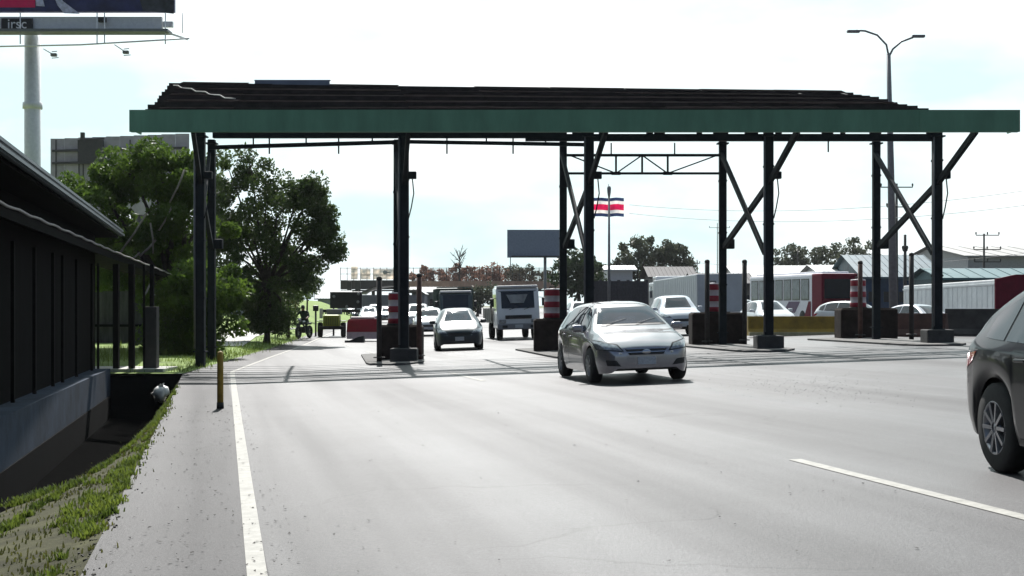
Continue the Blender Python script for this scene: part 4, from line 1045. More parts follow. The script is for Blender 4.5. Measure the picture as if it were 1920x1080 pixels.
# far trees
ft = [(1195, 478, 200, [(1195, 478, 3.0), (1180, 495, 2.3), (1215, 462, 2.4), (1205, 500, 2.5)], 'airy grey-green tree behind the pale box truck, left one of the pair', 'airy_tree', lf3, 61),
      (1260, 490, 200, [(1252, 470, 2.3), (1268, 482, 2.5), (1245, 495, 2.0), (1285, 500, 1.6)], 'airy grey-green tree behind the pale box truck, right one of the pair', 'airy_tree', lf3, 62),
      (1490, 490, 240, [(1470, 488, 3.2), (1490, 478, 3.3), (1515, 488, 3.3), (1495, 496, 3.5)], 'rounded grey-green tree behind the left half of the bus roof', 'round_tree', lf3, 63),
      (1590, 485, 240, [(1550, 485, 3.2), (1575, 476, 3.3), (1605, 470, 3.8), (1628, 480, 3.6), (1590, 492, 3.8)], 'wide grey-green tree behind the right half of the bus roof', 'round_tree', lf3, 64),
      (1085, 500, 160, [(1080, 490, 2.0), (1090, 510, 2.6), (1075, 525, 2.4), (1098, 530, 2.2)], 'dark green tree between the columns left of the flag', 'round_tree', leaf_mat('dark_far_leaves', (.04, .065, .03), .25), 65),
      (1125, 520, 190, [(1122, 515, 1.8), (1128, 528, 2.0)], 'small grey tree just right of the flag column', 'round_tree', lf3, 66),
      (870, 520, 290, [(860, 518, 3.4), (880, 520, 3.0), (845, 524, 2.6)], 'bare-topped reddish tree over the footbridge', 'blossom_tree', lf5, 67),
      (920, 522, 300, [(905, 520, 3.0), (930, 515, 3.4), (945, 522, 3.0)], 'rust coloured tree over the footbridge, left of the blank billboard', 'blossom_tree', lf5, 68),
      (990, 520, 280, [(975, 515, 2.6), (995, 522, 3.2), (1015, 525, 3.0)], 'grey-green tree under the blank billboard', 'round_tree', lf3, 69),
      (800, 524, 300, [(790, 522, 3.2), (815, 524, 3.0)], 'low reddish tree over the footbridge just right of the wide pillar', 'blossom_tree', lf5, 70)]
for u, v, y, bl_, lab, nm, lm, sd_ in ft:
    p = onground(u, y)
    tree(lab, p, [B(a, b, y, r, r * .75) for a, b, r in bl_], 2600, .34, lm, sd_, .3, name=nm, clump=1.05, nclump=12, fork=.5)
# the bare crown above the reddish tree
def bare(label, u, y, vt, vb, seed):
    rng = random.Random(seed); p = P(u, vb, y); t = empty('bare_tree', (p.x, y, gz(p.x, y)), label, 'tree'); mb = MB()
    top = P(u, vt, y); mb.tube([(p.x, y, gz(p.x, y)), (p.x, y, p.z), top], [.35, .25, .06], 7)
    for k in range(22):
        a = Vector((p.x, y, p.z)).lerp(top, rng.uniform(0, .8)); d = Vector((rng.uniform(-1, 1), rng.uniform(-.4, .4), rng.uniform(.2, .9))).normalized() * rng.uniform(1.2, 3.0)
        mb.tube([a, a + d * .5 + Vector((0, 0, .15)), a + d], [.09, .06, .03], 5)
        for _ in range(3): mb.tube([a + d * .6, a + d * .6 + Vector((rng.uniform(-.7, .7), 0, rng.uniform(.1, .8)))], [.045, .02], 4)
    mb.build('trunk', M('tree_bark'), t)
bare('bare leafless tree standing above the footbridge', 862, 280, 470, 525, 5)

# ------------------------------------------------------------------ grass on the channel bank
def tufts(name, spots, per, hgt, mat, zf, seed):
    rng = random.Random(seed); mb = MB()
    for x, y, r in spots:
        for _ in range(per):
            px, py = x + rng.gauss(0, r), y + rng.gauss(0, r); z = zf(px, py)
            h = hgt * rng.uniform(.4, 1.3); a = rng.uniform(0, 6.28); lean = rng.uniform(.1, .8) * h; wd = .006 + .004 * rng.random()
            c, s = math.cos(a), math.sin(a)
            b1 = mb.b.verts.new((px - s * wd, py + c * wd, z)); b2 = mb.b.verts.new((px + s * wd, py - c * wd, z))
            m1 = mb.b.verts.new((px + c * lean * .4 - s * wd * .8, py + s * lean * .4 + c * wd * .8, z + h * .6)); m2 = mb.b.verts.new((px + c * lean * .4 + s * wd * .8, py + s * lean * .4 - c * wd * .8, z + h * .6))
            tp = mb.b.verts.new((px + c * lean, py + s * lean, z + h))
            mb.b.faces.new((b1, b2, m2, m1)); mb.b.faces.new((m1, m2, tp))
    o = mb.build(name, mat, fixn=False); return tag(o, kind='stuff')
rng = random.Random(3); sp = []
for _ in range(330):
    y = 7.8 + 24 * rng.random()**1.5; k = math.sin(y * 2.1) * math.sin(y * .9 + 1)
    if rng.random() < .12 + .7 * smooth(10.2, 11.6, y) * (1 - smooth(15, 18, y)) + .25 * max(0, k): sp.append((xe(y) - bw(y) * abs(rng.gauss(.12, .10)), y, .04))
for _ in range(120):
    y = 8.5 + 18 * rng.random()**1.3; sp.append((xe(y) - bw(y) * (.58 + rng.gauss(0, .025)), y, .035))
for _ in range(60):
    y = rng.choice((12.3, 12.9, 14.6, 15.0)) + rng.gauss(0, .25); sp.append((xe(y) - bw(y) * (.95 + rng.gauss(0, .05)), y, .05))
sp2 = [(xe(y) - bw(y) * rng.uniform(.02, .8), y, .10) for y in [7.8 + 16 * rng.random()**1.4 for _ in range(170)]]
tufts('moss_and_dry_grass', sp2, 11, .035, leaf_mat('straw_and_moss', (.10, .11, .032), .3), bank_z, 9)
tufts('bank_grass', sp, 34, .06, leaf_mat('sunlit_grass', (.115, .165, .030), .42), bank_z, 4)
sp = [(xe(y) - .06 - abs(rng.gauss(0, .5)), y, .25) for y in [36.5 + 36 * rng.random() for _ in range(260)]]
tufts('verge_grass', sp, 10, .13, leaf_mat('sunlit_grass'), gz, 5)
sp = [(cx(rng.uniform(175, 340), 48), rng.uniform(38.5, 58), .5) for _ in range(160)]
tufts('yard_grass', sp, 12, .25, leaf_mat('sunlit_grass'), gz, 6)
# crumbs and dry leaves on the shoulder
mb = MB()
for _ in range(620):
    y = 7.8 + 16 * rng.random()**1.6; x = xe(y) + .03 + 1.3 * rng.random()**.8 if rng.random() < .8 else xe(y) + rng.uniform(1.2, 6)
    s = rng.uniform(.006, .02) * (1.0 if y < 14 else 1.3); z = base_z(x, y); a = rng.uniform(0, 6.28)
    mb.face([(x + s * math.cos(a + k * 2.1) * rng.uniform(.5, 1.2), y + s * math.sin(a + k * 2.1) * rng.uniform(.5, 1.4), z + .006 + rng.uniform(0, .012)) for k in range(3)])
o = mb.build('leaf_litter', M('dark_dry_leaves', (.035, .03, .028), .9, var=.5), fixn=False); tag(o, kind='stuff')
mb = MB()
for _ in range(260):
    y = 7.8 + 20 * rng.random()**1.4; x = xe(y) + rng.gauss(-.03, .06) + .05 * math.sin(y * 3.1); s = rng.uniform(.003, .015); z = bank_z(x, y)
    mb.box((x, y, z + s * .3), (s * rng.uniform(.7, 1.6), s, s * .8), rz=rng.uniform(0, 3), rx=rng.uniform(-.4, .4))
o = mb.build('broken_asphalt_edge', M('broken_asphalt', (.07, .066, .06), .95, var=.5)); tag(o, kind='stuff')
mb = MB()
for _ in range(420):
    u, v = rng.uniform(1330, 1560) + 220 * rng.random()**2, rng.gauss(722, 13); q = G(u, max(690, min(765, v + (u - 1500) * .06))); s = rng.uniform(.003, .010)
    mb.box((q.x, q.y, q.z + s * .25), (s * rng.uniform(.6, 1.8), s, s * .6), rz=rng.uniform(0, 3))
o = mb.build('loose_grit', M('grey_grit', (.09, .088, .088), .95, var=.6, scale=1.5)); tag(o, kind='stuff')
# pale bag in the ditch
p = P(302, 735, 30)
mb = MB(); mb.lathe([(0, 0), (.11, .02), (.14, .12), (.1, .24), (.04, .31), (0, .32)], (0, 0, 0), n=14)
rg = random.Random(2)
for v in mb.b.verts: v.co += Vector((rg.uniform(-.07, .07), rg.uniform(-.06, .06), rg.uniform(-.06, .05)))
o = mb.build('plastic_bag', M('white_plastic_bag', (.6, .6, .58), .5, var=.1)); o.location = (p.x, p.y, p.z - .17)
tag(o, 'crumpled white plastic bag lying at the dark end of the ditch', 'bag')

# ------------------------------------------------------------------ billboards, masts, flag
whitest = M('white_painted_steel', (.82, .83, .84), .5, var=.08)
Yb = 66
t = empty('billboard', (cx(61, Yb), Yb, -.2), 'tall white column billboard with red and navy panel at the top left', 'billboard')
px = cx(61, Yb); zb_ = P(0, 36, Yb).z
MB().tube([(px, Yb, -.3), (px, Yb, zb_)], .365, 24).build('column', whitest, t)
mb = MB(); mb.lathe([(.37, 0), (.44, .02), (.44, .3), (.37, .32)], (px, Yb, P(0, 205, Yb).z), n=24); mb.build('collar', whitest, t)
zl0 = P(0, 30, Yb).z; xr_ = cx(328, Yb - .8); xl_ = xr_ - 15
MB().box(((xl_ + xr_) / 2, Yb - .8, zl0 + 2.6), (xr_ - xl_, .25, 5.2)).build('panel', M('navy_poster', (.035, .04, .16), .5, var=.5, scale=.5), t)
xs_ = cx(66, Yb - .93)
MB().box(((xl_ + xs_) / 2, Yb - .93, zl0 + 2.7), (xs_ - xl_, .01, 5.0)).build('poster_red', M('crimson_poster', (.75, .0, .11), .5, var=.06), t)
lav = M('lavender_poster', (.6, .6, .8), .5, var=.25)
mb = MB()
for poly in (((98, -30), (118, 2), (150, 26), (120, 25), (108, 10), (92, -30)), ((66, -10), (78, -10), (84, 12), (68, 11))):
    mb.prism([P(a, b, Yb - .94) for a, b in poly], (0, -.012, 0))
mb.build('poster_shape', lav, t)
MB().prism([P(a, b, Yb - .935) for a, b in ((250, -40), (326, -40), (326, 26), (268, 20))], (0, -.01, 0)).build('poster_slate_shape', M('slate_poster', (.05, .055, .075), .5, var=.6, scale=1.5), t)  # slate grey shape at the right end of the poster
mb = MB(); zz = P(0, 58, Yb).z; mb.box(((xl_ + cx(310, Yb)) / 2, Yb - .55, P(0, 48, Yb).z), (cx(310, Yb) - xl_, .25, .55))
mb.box((cx(320, Yb), Yb - .5, P(0, 50, Yb).z), (.45, .2, .25)); mb.build('beam', whitest, t)
MB().box(((xl_ + cx(330, Yb)) / 2, Yb - 1.2, P(0, 69, Yb).z), (cx(330, Yb) - xl_, .9, .12)).build('catwalk', M('grey_catwalk', (.2, .21, .23), .6, .3), t)
mb = MB(); 
mb.tube([P(-40, 88, Yb - 1.9), P(150, 84, Yb - 1.9), P(355, 72, Yb - 1.7)], .035, 6)
for u in (38, 182, 196, 310): mb.tube([P(u, 24, Yb - 1.1), P(u, 60, Yb - 1.3), P(u, 82, Yb - 1.85)], .03, 6)
mb.tube([P(342, 24, Yb - 1.4), P(342, 62, Yb - 1.5)], .02, 6); mb.bar(P(310, 60, Yb - 1.2), P(352, 74, Yb - 1.5), .06, .08)
mb.build('rail', whitest, t)
for u0, v0, u1, v1 in ((82, 92, 101, 103), (215, 84, 236, 98)):
    MB().tube([P(u0, v0, Yb - 1.9), P(u1, v1, Yb - 2.8)], .025, 6).build('lamp_arm', whitest, t)
    l_ = MB().box(P(u1, v1, Yb - 2.85), (.26, .2, .14), bev=.03); l_.bar(P(u1 - 4, v1 - 6, Yb - 2.8), P(u1 + 6, v1 - 7, Yb - 2.8), .03, .03).bar(P(u1 - 4, v1 + 6, Yb - 2.8), P(u1 + 9, v1 + 5, Yb - 2.8), .03, .03); l_.build('floodlight', M('grey_floodlight', (.22, .22, .22), .5), t)
MB().box(P(192, 37, Yb - .9), (.36, .2, .24), bev=.04).build('junction_box', blackpl, t)
plq = MB().box(P(32, 45, Yb - .80), (1.42, .05, .50)).build('name_plate', blackpl, t)
tx = text_mesh('lettering', 'irsc', .62, M('white_letters', (.9, .9, .9), .5, var=.02), plq, P(32, 53, Yb - .86) - Vector(t.location), (R(90), 0, 0))
# seen from behind: the other billboard
Yg = 78
t = empty('billboard', (cx(215, Yg), Yg, -.2), 'back of an old grey sheet billboard above the broad dark tree', 'billboard')
gs = M('grey_sheet_back', (.40, .39, .43), .7, var=.22, scale=1.2); mb = MB()
zt0, zt1 = P(0, 260, Yg).z, P(0, 252, Yg).z
for k in range(10):
    x0 = cx(95 + 26 * k, Yg); x1 = cx(95 + 26 * (k + 1), Yg) - .01
    mb.box(((x0 + x1) / 2, Yg + (k % 2) * .02, (zt0 + .03 * k + 6.4) / 2), (x1 - x0, .05, zt0 + .03 * k - 6.4))
mb.build('panel', gs, t)
mb = MB()
for v in (283, 306): mb.bar(P(98, v, Yg - .15), P(350, v - 6, Yg - .15), .1, .12)
for u in (105, 148, 156, 244, 272): mb.bar(P(u, 262, Yg - .15), P(u, 345, Yg - .15), .06, .06)
mb.box(P(170, 285, Yg - .22), (1.35, .2, 1.3)); mb.box(P(155, 258, Yg - .25), (.2, .2, .55)); mb.bar(P(150, 262, Yg - .3), P(196, 260, Yg - .3), .08, .08)
mb.build('frame', M('dark_grey_frame', (.06, .06, .065), .7), t)
MB().tube([(cx(260, Yg), Yg + .4, -.3), (cx(260, Yg), Yg + .4, 6.8)], .3, 14).build('column', M('dark_grey_frame'), t)
# blank billboard
Yc = 150
t = empty('billboard', (cx(1022, Yc), Yc, .3), 'blank blue-grey billboard on one pole left of the flag', 'billboard')
MB().box(((cx(951, Yc) + cx(1052, Yc)) / 2, Yc, P(0, 457, Yc).z), (cx(1052, Yc) - cx(951, Yc), .4, 2.9)).build('panel', M('faded_blue_grey_panel', (.22, .265, .36), .6, var=.12), t)
MB().box(((cx(958, Yc) + cx(1052, Yc)) / 2, Yc - .25, P(0, 481, Yc).z), (cx(1052, Yc) - cx(960, Yc), .5, .14)).build('catwalk', M('dark_grey_frame'), t)
MB().tube([(cx(1022, Yc), Yc, 0), (cx(1022, Yc), Yc, P(0, 482, Yc).z)], .16, 12).build('column', M('grey_floodlight'), t)
MB().tube([P(957, 480, Yc), P(957, 510, Yc)], .05, 6).build('ladder', M('grey_floodlight'), t)
# lamp pole and flag
Yl = 90; p = onground(1142, Yl)
t = empty('lamp_post', p, 'slim grey lamp post standing in front of the flag', 'lamp post')
mb = MB().tube([p, P(1142, 372, Yl)], [.11, .06], 12); mb.build('pole', M('galvanised_pole', (.17, .17, .19), .5, .3, var=.15), t)
MB().lathe([(0, 0), (.05, 0), (.11, .35), (.13, .62), (.1, .74), (0, .78)], P(1142, 372, Yl), n=14).build('lamp_head', M('galvanised_pole'), t)
MB().tube([P(1142, 362, Yl), P(1141, 345, Yl)], .02, 6).build('finial', M('galvanised_pole'), t)
Yf_ = 108; p = onground(1109, Yf_)
t = empty('flag', p, 'striped blue, white and red flag on a pole behind the canopy column', 'flag')
MB().tube([p, P(1111, 362, Yf_)], .05, 8).build('pole', M('galvanised_pole'), t)
fl = [('flag_blue_stripe', 371, 377, (.02, .035, .10)), ('flag_white_stripe', 377, 383, (.75, .75, .78)), ('flag_red_stripe', 383, 394, (.62, .01, .09)), ('flag_white_stripe', 394, 400, (.75, .75, .78)), ('flag_blue_stripe', 400, 406, (.03, .04, .18))]
for nme, v0, v1, c_ in fl:
    rows = [[P(1112 + 58 * i / 20, v, Yf_) + Vector((0, .14 * math.sin(i * .75), .02 * math.sin(i * .5))) for i in range(21)] for v in (v0, (v0 + v1) / 2, v1)]
    o = MB().grid(rows).build(nme, leaf_mat(nme + '_cloth', c_, .5), t, fixn=False)
# tall double-arm road lamp on the right
Ym = 84; p = onground(1676, Ym); pole_m = M('galvanised_pole')
t = empty('street_light', p, 'tall double-armed street light rising behind the right end of the canopy', 'street light')
MB().tube([p, P(1670, 300, Ym), P(1666, 100, Ym)], [.26, .19, .12], 14).build('mast', pole_m, t)
for pts in ([(1666, 104), (1662, 84), (1645, 66), (1622, 58), (1606, 57)], [(1667, 106), (1674, 92), (1690, 78), (1712, 70)]):
    MB().tube([P(a, b, Ym) for a, b in pts], .06, 8).build('lamp_arm', pole_m, t)
MB().box(P(1600, 59, Ym), (.75, .3, .16), bev=.06).build('lamp_head', pole_m, t); MB().box(P(1722, 68, Ym), (.75, .3, .16), bev=.06).build('lamp_head', pole_m, t)
# power poles
def power_pole(u, Y, vt, arms, lab, r=.13):
    p = onground(u, Y); t = empty('power_pole', p, lab, 'power pole', 'power poles on the far right')
    MB().tube([p, P(u, vt, Y)], [r * 1.2, r * .8], 10).build('pole', M('weathered_pole', (.07, .065, .06), .85, var=.25), t)
    for u0, u1, v in arms:
        mb = MB().bar(P(u0, v, Y - .1), P(u1, v, Y - .1), .09, .1)
        for k in range(3): q = P(u0 + (u1 - u0) * k / 2, v, Y - .1); mb.lathe([(0, .35), (.06, .34), (.09, .2), (.04, .05), (.04, 0)], q, n=8)
        mb.build('crossarm', M('weathered_pole'), t)
    return t
power_pole(1681, 130, 345, [(1652, 1711, 351), (1663, 1698, 388)], 'power pole with two crossarms right of the tall street light', .14)
power_pole(1845, 150, 438, [(1830, 1873, 441), (1826, 1876, 468), (1827, 1876, 491)], 'power pole with three crossarms above the white trailer', .12)
power_pole(1697, 100, 440, [(1693, 1701, 470)], 'short dark pole with hanging gear beside the tall street light', .12)
power_pole(1307, 220, 487, [(1303, 1312, 494)], 'small far pole between the airy trees and the striped drum', .1)
power_pole(1496, 235, 467, [(1484, 1496, 481)], 'pale pole with one arm in front of the rounded tree behind the bus', .12)
power_pole(1345, 300, 418, [(1330, 1368, 427)], 'far pole seen through the second pillar pair from the right', .1)
for (a, b, c) in (((1180, 384, 150), (1960, 352, 120), 'upper'), ((1180, 400, 150), (1960, 380, 120), 'lower'), ((1300, 492, 200), (1960, 470, 150), 'low')):
    A_, B_ = P(*a), P(*b); mb = MB(); mb.tube([A_.lerp(B_, k / 24) - Vector((0, 0, 1.2 * (1 - (2 * k / 24 - 1)**2))) for k in range(25)], .022, 5)
    o = mb.build('overhead_wire', M('thin_wire', (.2, .2, .2), .6)); based(o); tag(o, c + ' overhead wire crossing the sky on the right', 'wire', 'overhead wires')

# ------------------------------------------------------------------ sheds and walls on the far right
whiteroof = M('white_roof_sheet', (.62, .62, .6), .5, var=.08, scale=.6)
shedwall = M('dark_grey_shed_wall', (.10, .095, .10), .85, var=.3, scale=.8)  # dark grey shared by the shed walls
def shed(label, u0, u1, vtop, veave, Y, depth, wallm, roofm_, name='shed', rise=None, cat='building'):
    x0, x1 = cx(u0, Y), cx(u1, Y); ze, zt_ = P(0, veave, Y).z, P(0, vtop, Y + depth * .5).z; g = -.2
    t = empty(name, ((x0 + x1) / 2, Y + depth / 2, g), label, cat)
    MB().box(((x0 + x1) / 2, Y + depth / 2, (ze + g) / 2), (x1 - x0, depth, ze - g)).build('wall', wallm, t)
    mb = MB(); o_ = .5
    rows = [[(x, Y - o_, ze - .02), (x, Y + depth / 2, zt_), (x, Y + depth + o_, ze - .02)] for x in [x0 - o_ + (x1 - x0 + 2 * o_) * k / 24 for k in range(25)]]
    mb.grid(rows, smooth=False)
    mb.bar((x0 - o_, Y - o_, ze - .05), (x1 + o_, Y - o_, ze - .05), .08, .18)
    for k in range(0, 25, 2):
        mb.bar(Vector(rows[k][0]) + Vector((0, 0, .03)), Vector(rows[k][1]) + Vector((0, 0, .03)), .06, .05)
    mb.prism([(x0 + .01, Y, ze - .1), (x0 + .01, Y + depth / 2, zt_ - .12), (x0 + .01, Y + depth, ze - .1)], (.2, 0, 0))
    mb.prism([(x1 - .21, Y, ze - .1), (x1 - .21, Y + depth / 2, zt_ - .12), (x1 - .21, Y + depth, ze - .1)], (.2, 0, 0))
    mb.build('roof', roofm_, t)
    for k in range(5):
        xx = x0 + (x1 - x0) * (k + .5) / 5
        if ze > 3: MB().box((xx, Y - .02, ze * .55), ((x1 - x0) / 9, .08, 1.0)).build('window', blackpl, t)
    return t
shed('long white-roofed shed behind the bus', 1385, 1540, 498, 522, 170, 14, shedwall, whiteroof)
shed('low white shed roof just above the front of the bus', 1540, 1625, 497, 512, 150, 10, shedwall, whiteroof)
shed('dark hip-roofed house behind the pale box truck', 1224, 1300, 500, 520, 150, 10, shedwall, M('dark_roof_tiles', (.05, .045, .05), .8, var=.3), 'house')
shed('grey-roofed shed behind the second pillar pair from the right', 1310, 1410, 512, 532, 140, 10, M('brown_grey_wall', (.17, .15, .13), .85, var=.35, scale=.7), M('dark_roof_tiles'))
shed('blue shed behind the rightmost pillar pair', 1622, 1765, 478, 520, 140, 16, M('deep_blue_wall', (.018, .05, .115), .7, var=.25, scale=.7), M('slate_blue_roof', (.07, .12, .15), .6, var=.25, scale=1))
shed('long teal-roofed warehouse above the white trailer', 1768, 2100, 503, 522, 120, 10, M('teal_dark_wall', (.03, .07, .085), .7, var=.2), M('teal_roof', (.02, .10, .12), .55, var=.2), 'warehouse')
shed('wide grey canopy roof in the top right distance', 1815, 2200, 462, 480, 165, 30, M('pale_open_wall', (.4, .4, .4), .8), M('grey_canopy_roof', (.3, .29, .28), .6, var=.15), 'canopy_roof')
shed('small white building right of the flag pole', 1140, 1186, 498, 506, 170, 8, M('white_plaster', (.6, .6, .62), .8, var=.08), whiteroof, 'house')
Yw = 125; x0, x1 = cx(1108, Yw), cx(1212, Yw)
t = empty('boundary_wall', ((x0 + x1) / 2, Yw, 0), 'dark boundary wall behind the queue right of the flag column', 'wall')
mb = MB().box(((x0 + x1) / 2, Yw, P(0, 527, Yw).z / 2), (x1 - x0, .3, P(0, 527, Yw).z))
for k in range(7): mb.box((x0 + (x1 - x0) * k / 6, Yw - .1, P(0, 525, Yw).z / 2), (.25, .35, P(0, 525, Yw).z))
mb.build('wall', M('dark_purple_grey_wall', (.045, .042, .055), .85, var=.3), t)

# ------------------------------------------------------------------ footbridge beyond the plaza
Yp = 240
t = empty('footbridge', (cx(830, Yp), Yp, 0), 'long brown footbridge with railings crossing the road in the distance', 'footbridge')
brown = M('brown_bridge_paint', (.50, .31, .22), .8, var=.25, scale=.7)
x0, x1 = cx(640, Yp), cx(1060, Yp)
MB().box(((x0 + cx(745, Yp)) / 2, Yp, P(0, 534, Yp).z), (cx(745, Yp) - x0, 2.4, 1.5)).build('deck', M('dark_bridge_deck', (.06, .05, .052), .85, var=.2), t)
MB().box(((cx(745, Yp) + x1) / 2, Yp - .003, P(0, 534, Yp).z), (x1 - cx(745, Yp), 2.4, 1.2)).build('deck', brown, t)
MB().box(((x0 + x1) / 2, Yp - 1.3, P(0, 545, Yp).z), (x1 - x0, .25, .25)).build('girder', M('dark_bridge_deck'), t)
mb = MB(); n = 34
for v in (503, 514): mb.bar((x0, Yp - 1.1, P(0, v, Yp).z), (x1, Yp - 1.1, P(0, v, Yp).z), .08, .08)
for k in range(n + 1): mb.bar((x0 + (x1 - x0) * k / n, Yp - 1.1, P(0, 526, Yp).z), (x0 + (x1 - x0) * k / n, Yp - 1.1, P(0, 502, Yp).z), .09, .09)
mb.build('railing', M('dark_bridge_deck'), t)
mb = MB()
for k in range(150):
    xx = cx(790, Yp) + (x1 - cx(790, Yp)) * k / 150; mb.bar((xx, Yp - 1.05, P(0, 526, Yp).z), (xx, Yp - 1.05, P(0, 505, Yp).z), .05, .03)
mb.build('mesh_panel', M('rust_red_mesh', (.26, .13, .10), .8, var=.2), t)
for u in (662, 700, 900): 
    MB().box((cx(u, Yp), Yp, P(0, 545, Yp).z / 2), (.5, .8, P(0, 545, Yp).z)).build('pier', M('white_plaster') if u == 662 else M('dark_bridge_deck'), t)
# translucent boards on the railing; their white stands in for sky between the posts
for u0, u1, lab in ((657, 672, 'narrow white board standing in for sky on the left end of the footbridge'), (674, 696, 'sky-white board with faint grey writing on the footbridge'), (698, 739, 'wide sky-white board with a dark smudge on the footbridge')):
    a = empty('sky_white_board', (cx((u0 + u1) / 2, Yp), Yp - 1.3, P(0, 524, Yp).z), lab, 'sign', 'white boards standing in for sky on the footbridge')
    vt = 505 if u0 != 657 else 500
    MB().box((cx((u0 + u1) / 2, Yp - 1.3), Yp - 1.3, (P(0, 524, Yp).z + P(0, vt, Yp).z) / 2), (cx(u1, Yp) - cx(u0, Yp) - .25, .06, P(0, vt, Yp).z - P(0, 524, Yp).z)).build('board', leaf_mat('sky_white_panel', (.6, .6, .6), .85), a)
    if u0 == 674:
        mb = MB()
        for k, h_ in enumerate((.5, .3, .75, .45, .7, .3, .3)): mb.box((cx(678 + k * 2.3, Yp - 1.36), Yp - 1.345, P(0, 516, Yp).z + h_ * .4 - .1), (.07, .02, h_ * .8))
        mb.build('faint_writing', M('faded_grey_ink', (.35, .35, .35), .7), a)
    if u0 == 698:
        mb = MB().lathe([(0, -.02), (.36, -.02), (.36, 0), (0, 0)], (cx(722, Yp - 1.36), Yp - 1.335, P(0, 511, Yp).z), axis='Y', n=20); mb.box((cx(729, Yp - 1.36), Yp - 1.345, P(0, 511, Yp).z), (.6, .02, .25)); mb.build('dark_mark', M('faded_grey_ink'), a)
for u0, u1, v0, v1, lab in ((651, 659, 526, 548, 'small black panel left of the white bridge pier'), (666, 676, 526, 548, 'small black panel right of the white bridge pier')):
    Yq = 236; a = MB().box((cx((u0 + u1) / 2, Yq), Yq, (P(0, v0, Yq).z + P(0, v1, Yq).z) / 2), (cx(u1, Yq) - cx(u0, Yq), .3, P(0, v0, Yq).z - P(0, v1, Yq).z), bev=.04)
    a.tube([(cx((u0 + u1) / 2, Yq), Yq + .1, 1.2), (cx((u0 + u1) / 2, Yq), Yq + .1, P(0, v1, Yq).z)], .07, 8)
    o = a.build('traffic_sign', blackpl); based(o); tag(o, lab, 'sign', 'black panels by the bridge pier')
# white vaulted roof, grey walls under the bridge
Yv = 215; t = empty('vaulted_shed', (cx(715, Yv), Yv + 6, 1), 'white vaulted shed roof seen under the footbridge beside the wide pillar', 'building')
rows = []
for k in range(13):
    a = math.pi * (.12 + .76 * k / 12); rows.append([(cx(735, Yv) - math.cos(a) * 5.4, Yv + j * 3, P(0, 552, Yv).z + math.sin(a) * 2.0 - .7) for j in range(5)])
MB().grid(rows).build('roof', M('white_vault', (.6, .62, .62), .4, var=.06), t)
mb = MB().box((cx(735, Yv), Yv + 6, P(0, 553, Yv).z / 2 + .3), (9.6, 11.6, P(0, 553, Yv).z - .6))
for k in range(12): mb.box((cx(735, Yv) - 4.6 + k * .84, Yv + .15, P(0, 553, Yv).z / 2 + .3), (.12, .2, P(0, 553, Yv).z - .6))
mb.build('wall', M('mauve_grey_wall', (.20, .20, .23), .8, var=.12), t)
shed('low grey-green building under the footbridge behind the dump truck', 772, 850, 538, 548, 225, 8, M('grey_green_wall', (.20, .23, .21), .85, var=.2, scale=.8), M('grey_roof', (.25, .26, .26), .7))
o = tree('rounded green bush behind the dump truck', onground(895, 200), [B(895, 560, 200, 2.0, 1.4), B(905, 552, 200, 1.8, 1.3), B(885, 556, 200, 1.6, 1.2)], 1500, .3, lf3, 75, .2, name='bush', clump=.9, nclump=9)

# ------------------------------------------------------------------ left distance: wall, path people, roadworks
Yu = 92; x0, x1 = cx(395, Yu), cx(458, Yu)
t = empty('pale_building', ((x0 + x1) / 2, Yu + 6, 0), 'pale blue-grey building with a dark blue lower wall behind the lawn trees', 'building')
gg = gz((x0 + x1) / 2, Yu) - .2; z1, z2 = P(0, 602, Yu).z, P(0, 528, Yu).z
MB().box(((x0 + x1) / 2, Yu + 4, (gg + z1) / 2), (x1 - x0, 8, z1 - gg)).build('lower_wall', M('dark_blue_wall', (.05, .075, .12), .8, var=.2), t)
MB().box(((x0 + x1) / 2, Yu + 4.1, (z1 + z2) / 2), (x1 - x0, 8, z2 - z1 - .005)).build('wall', M('pale_blue_grey_wall', (.30, .33, .38), .8, var=.2, scale=.8), t)
MB().box(((x0 + x1) / 2, Yu + 4, z2 + .1), (x1 - x0 + .5, 8.6, .2)).build('roof', M('dark_roof_tiles'), t)
for u in (405, 424): MB().box((cx(u, Yu), Yu + .08, P(0, 575, Yu).z), (.5, .1, 1.0)).build('window', glass, t)
shed('distant pale house beyond the grass slope', 596, 648, 545, 560, 210, 8, M('white_plaster'), M('slate_blue_roof'), 'house')
p = onground(540, 190); t = empty('tower_block', (cx(536, 260), 262, 1), 'grey tower block top showing through the tall dark tree', 'building')
mb = MB().box((cx(536, 260), 262, P(0, 460, 260).z / 2), (3.2, 3, P(0, 460, 260).z)); mb.build('wall', M('mauve_grey_wall'), t)
mb = MB()
for k in range(5): mb.box((cx(536, 260), 260.45, P(0, 466 + 9 * k, 260).z), (2.8, .1, .35))
mb.build('window', blackpl, t)
# arrow sign by the path
p = onground(507, 80); t = empty('arrow_sign', p, 'yellow diamond-ended arrow sign on a thin pole beside the footpath', 'sign')
MB().tube([p, P(507, 562, 80)], .035, 8).build('pole', M('galvanised_pole'), t)
MB().prism([P(a, b, 79.9) for a, b in ((491, 566), (500, 566), (503, 561), (512, 569), (503, 578), (500, 573), (491, 573))], (0, .03, 0)).build('sign_plate', M('dull_yellow_sign', (.35, .29, .08), .6), t)
p = onground(462, 70); t = empty('round_sign', p, 'grey round sign on a thin pole left of the walkers', 'sign')
MB().tube([p, P(462, 575, 70)], .03, 8).build('pole', M('galvanised_pole'), t)
MB().lathe([(0, -.02), (.34, -.02), (.34, .02), (0, .02)], P(462, 571, 70), axis='Y', n=20).build('sign_plate', M('mauve_grey_wall'), t)

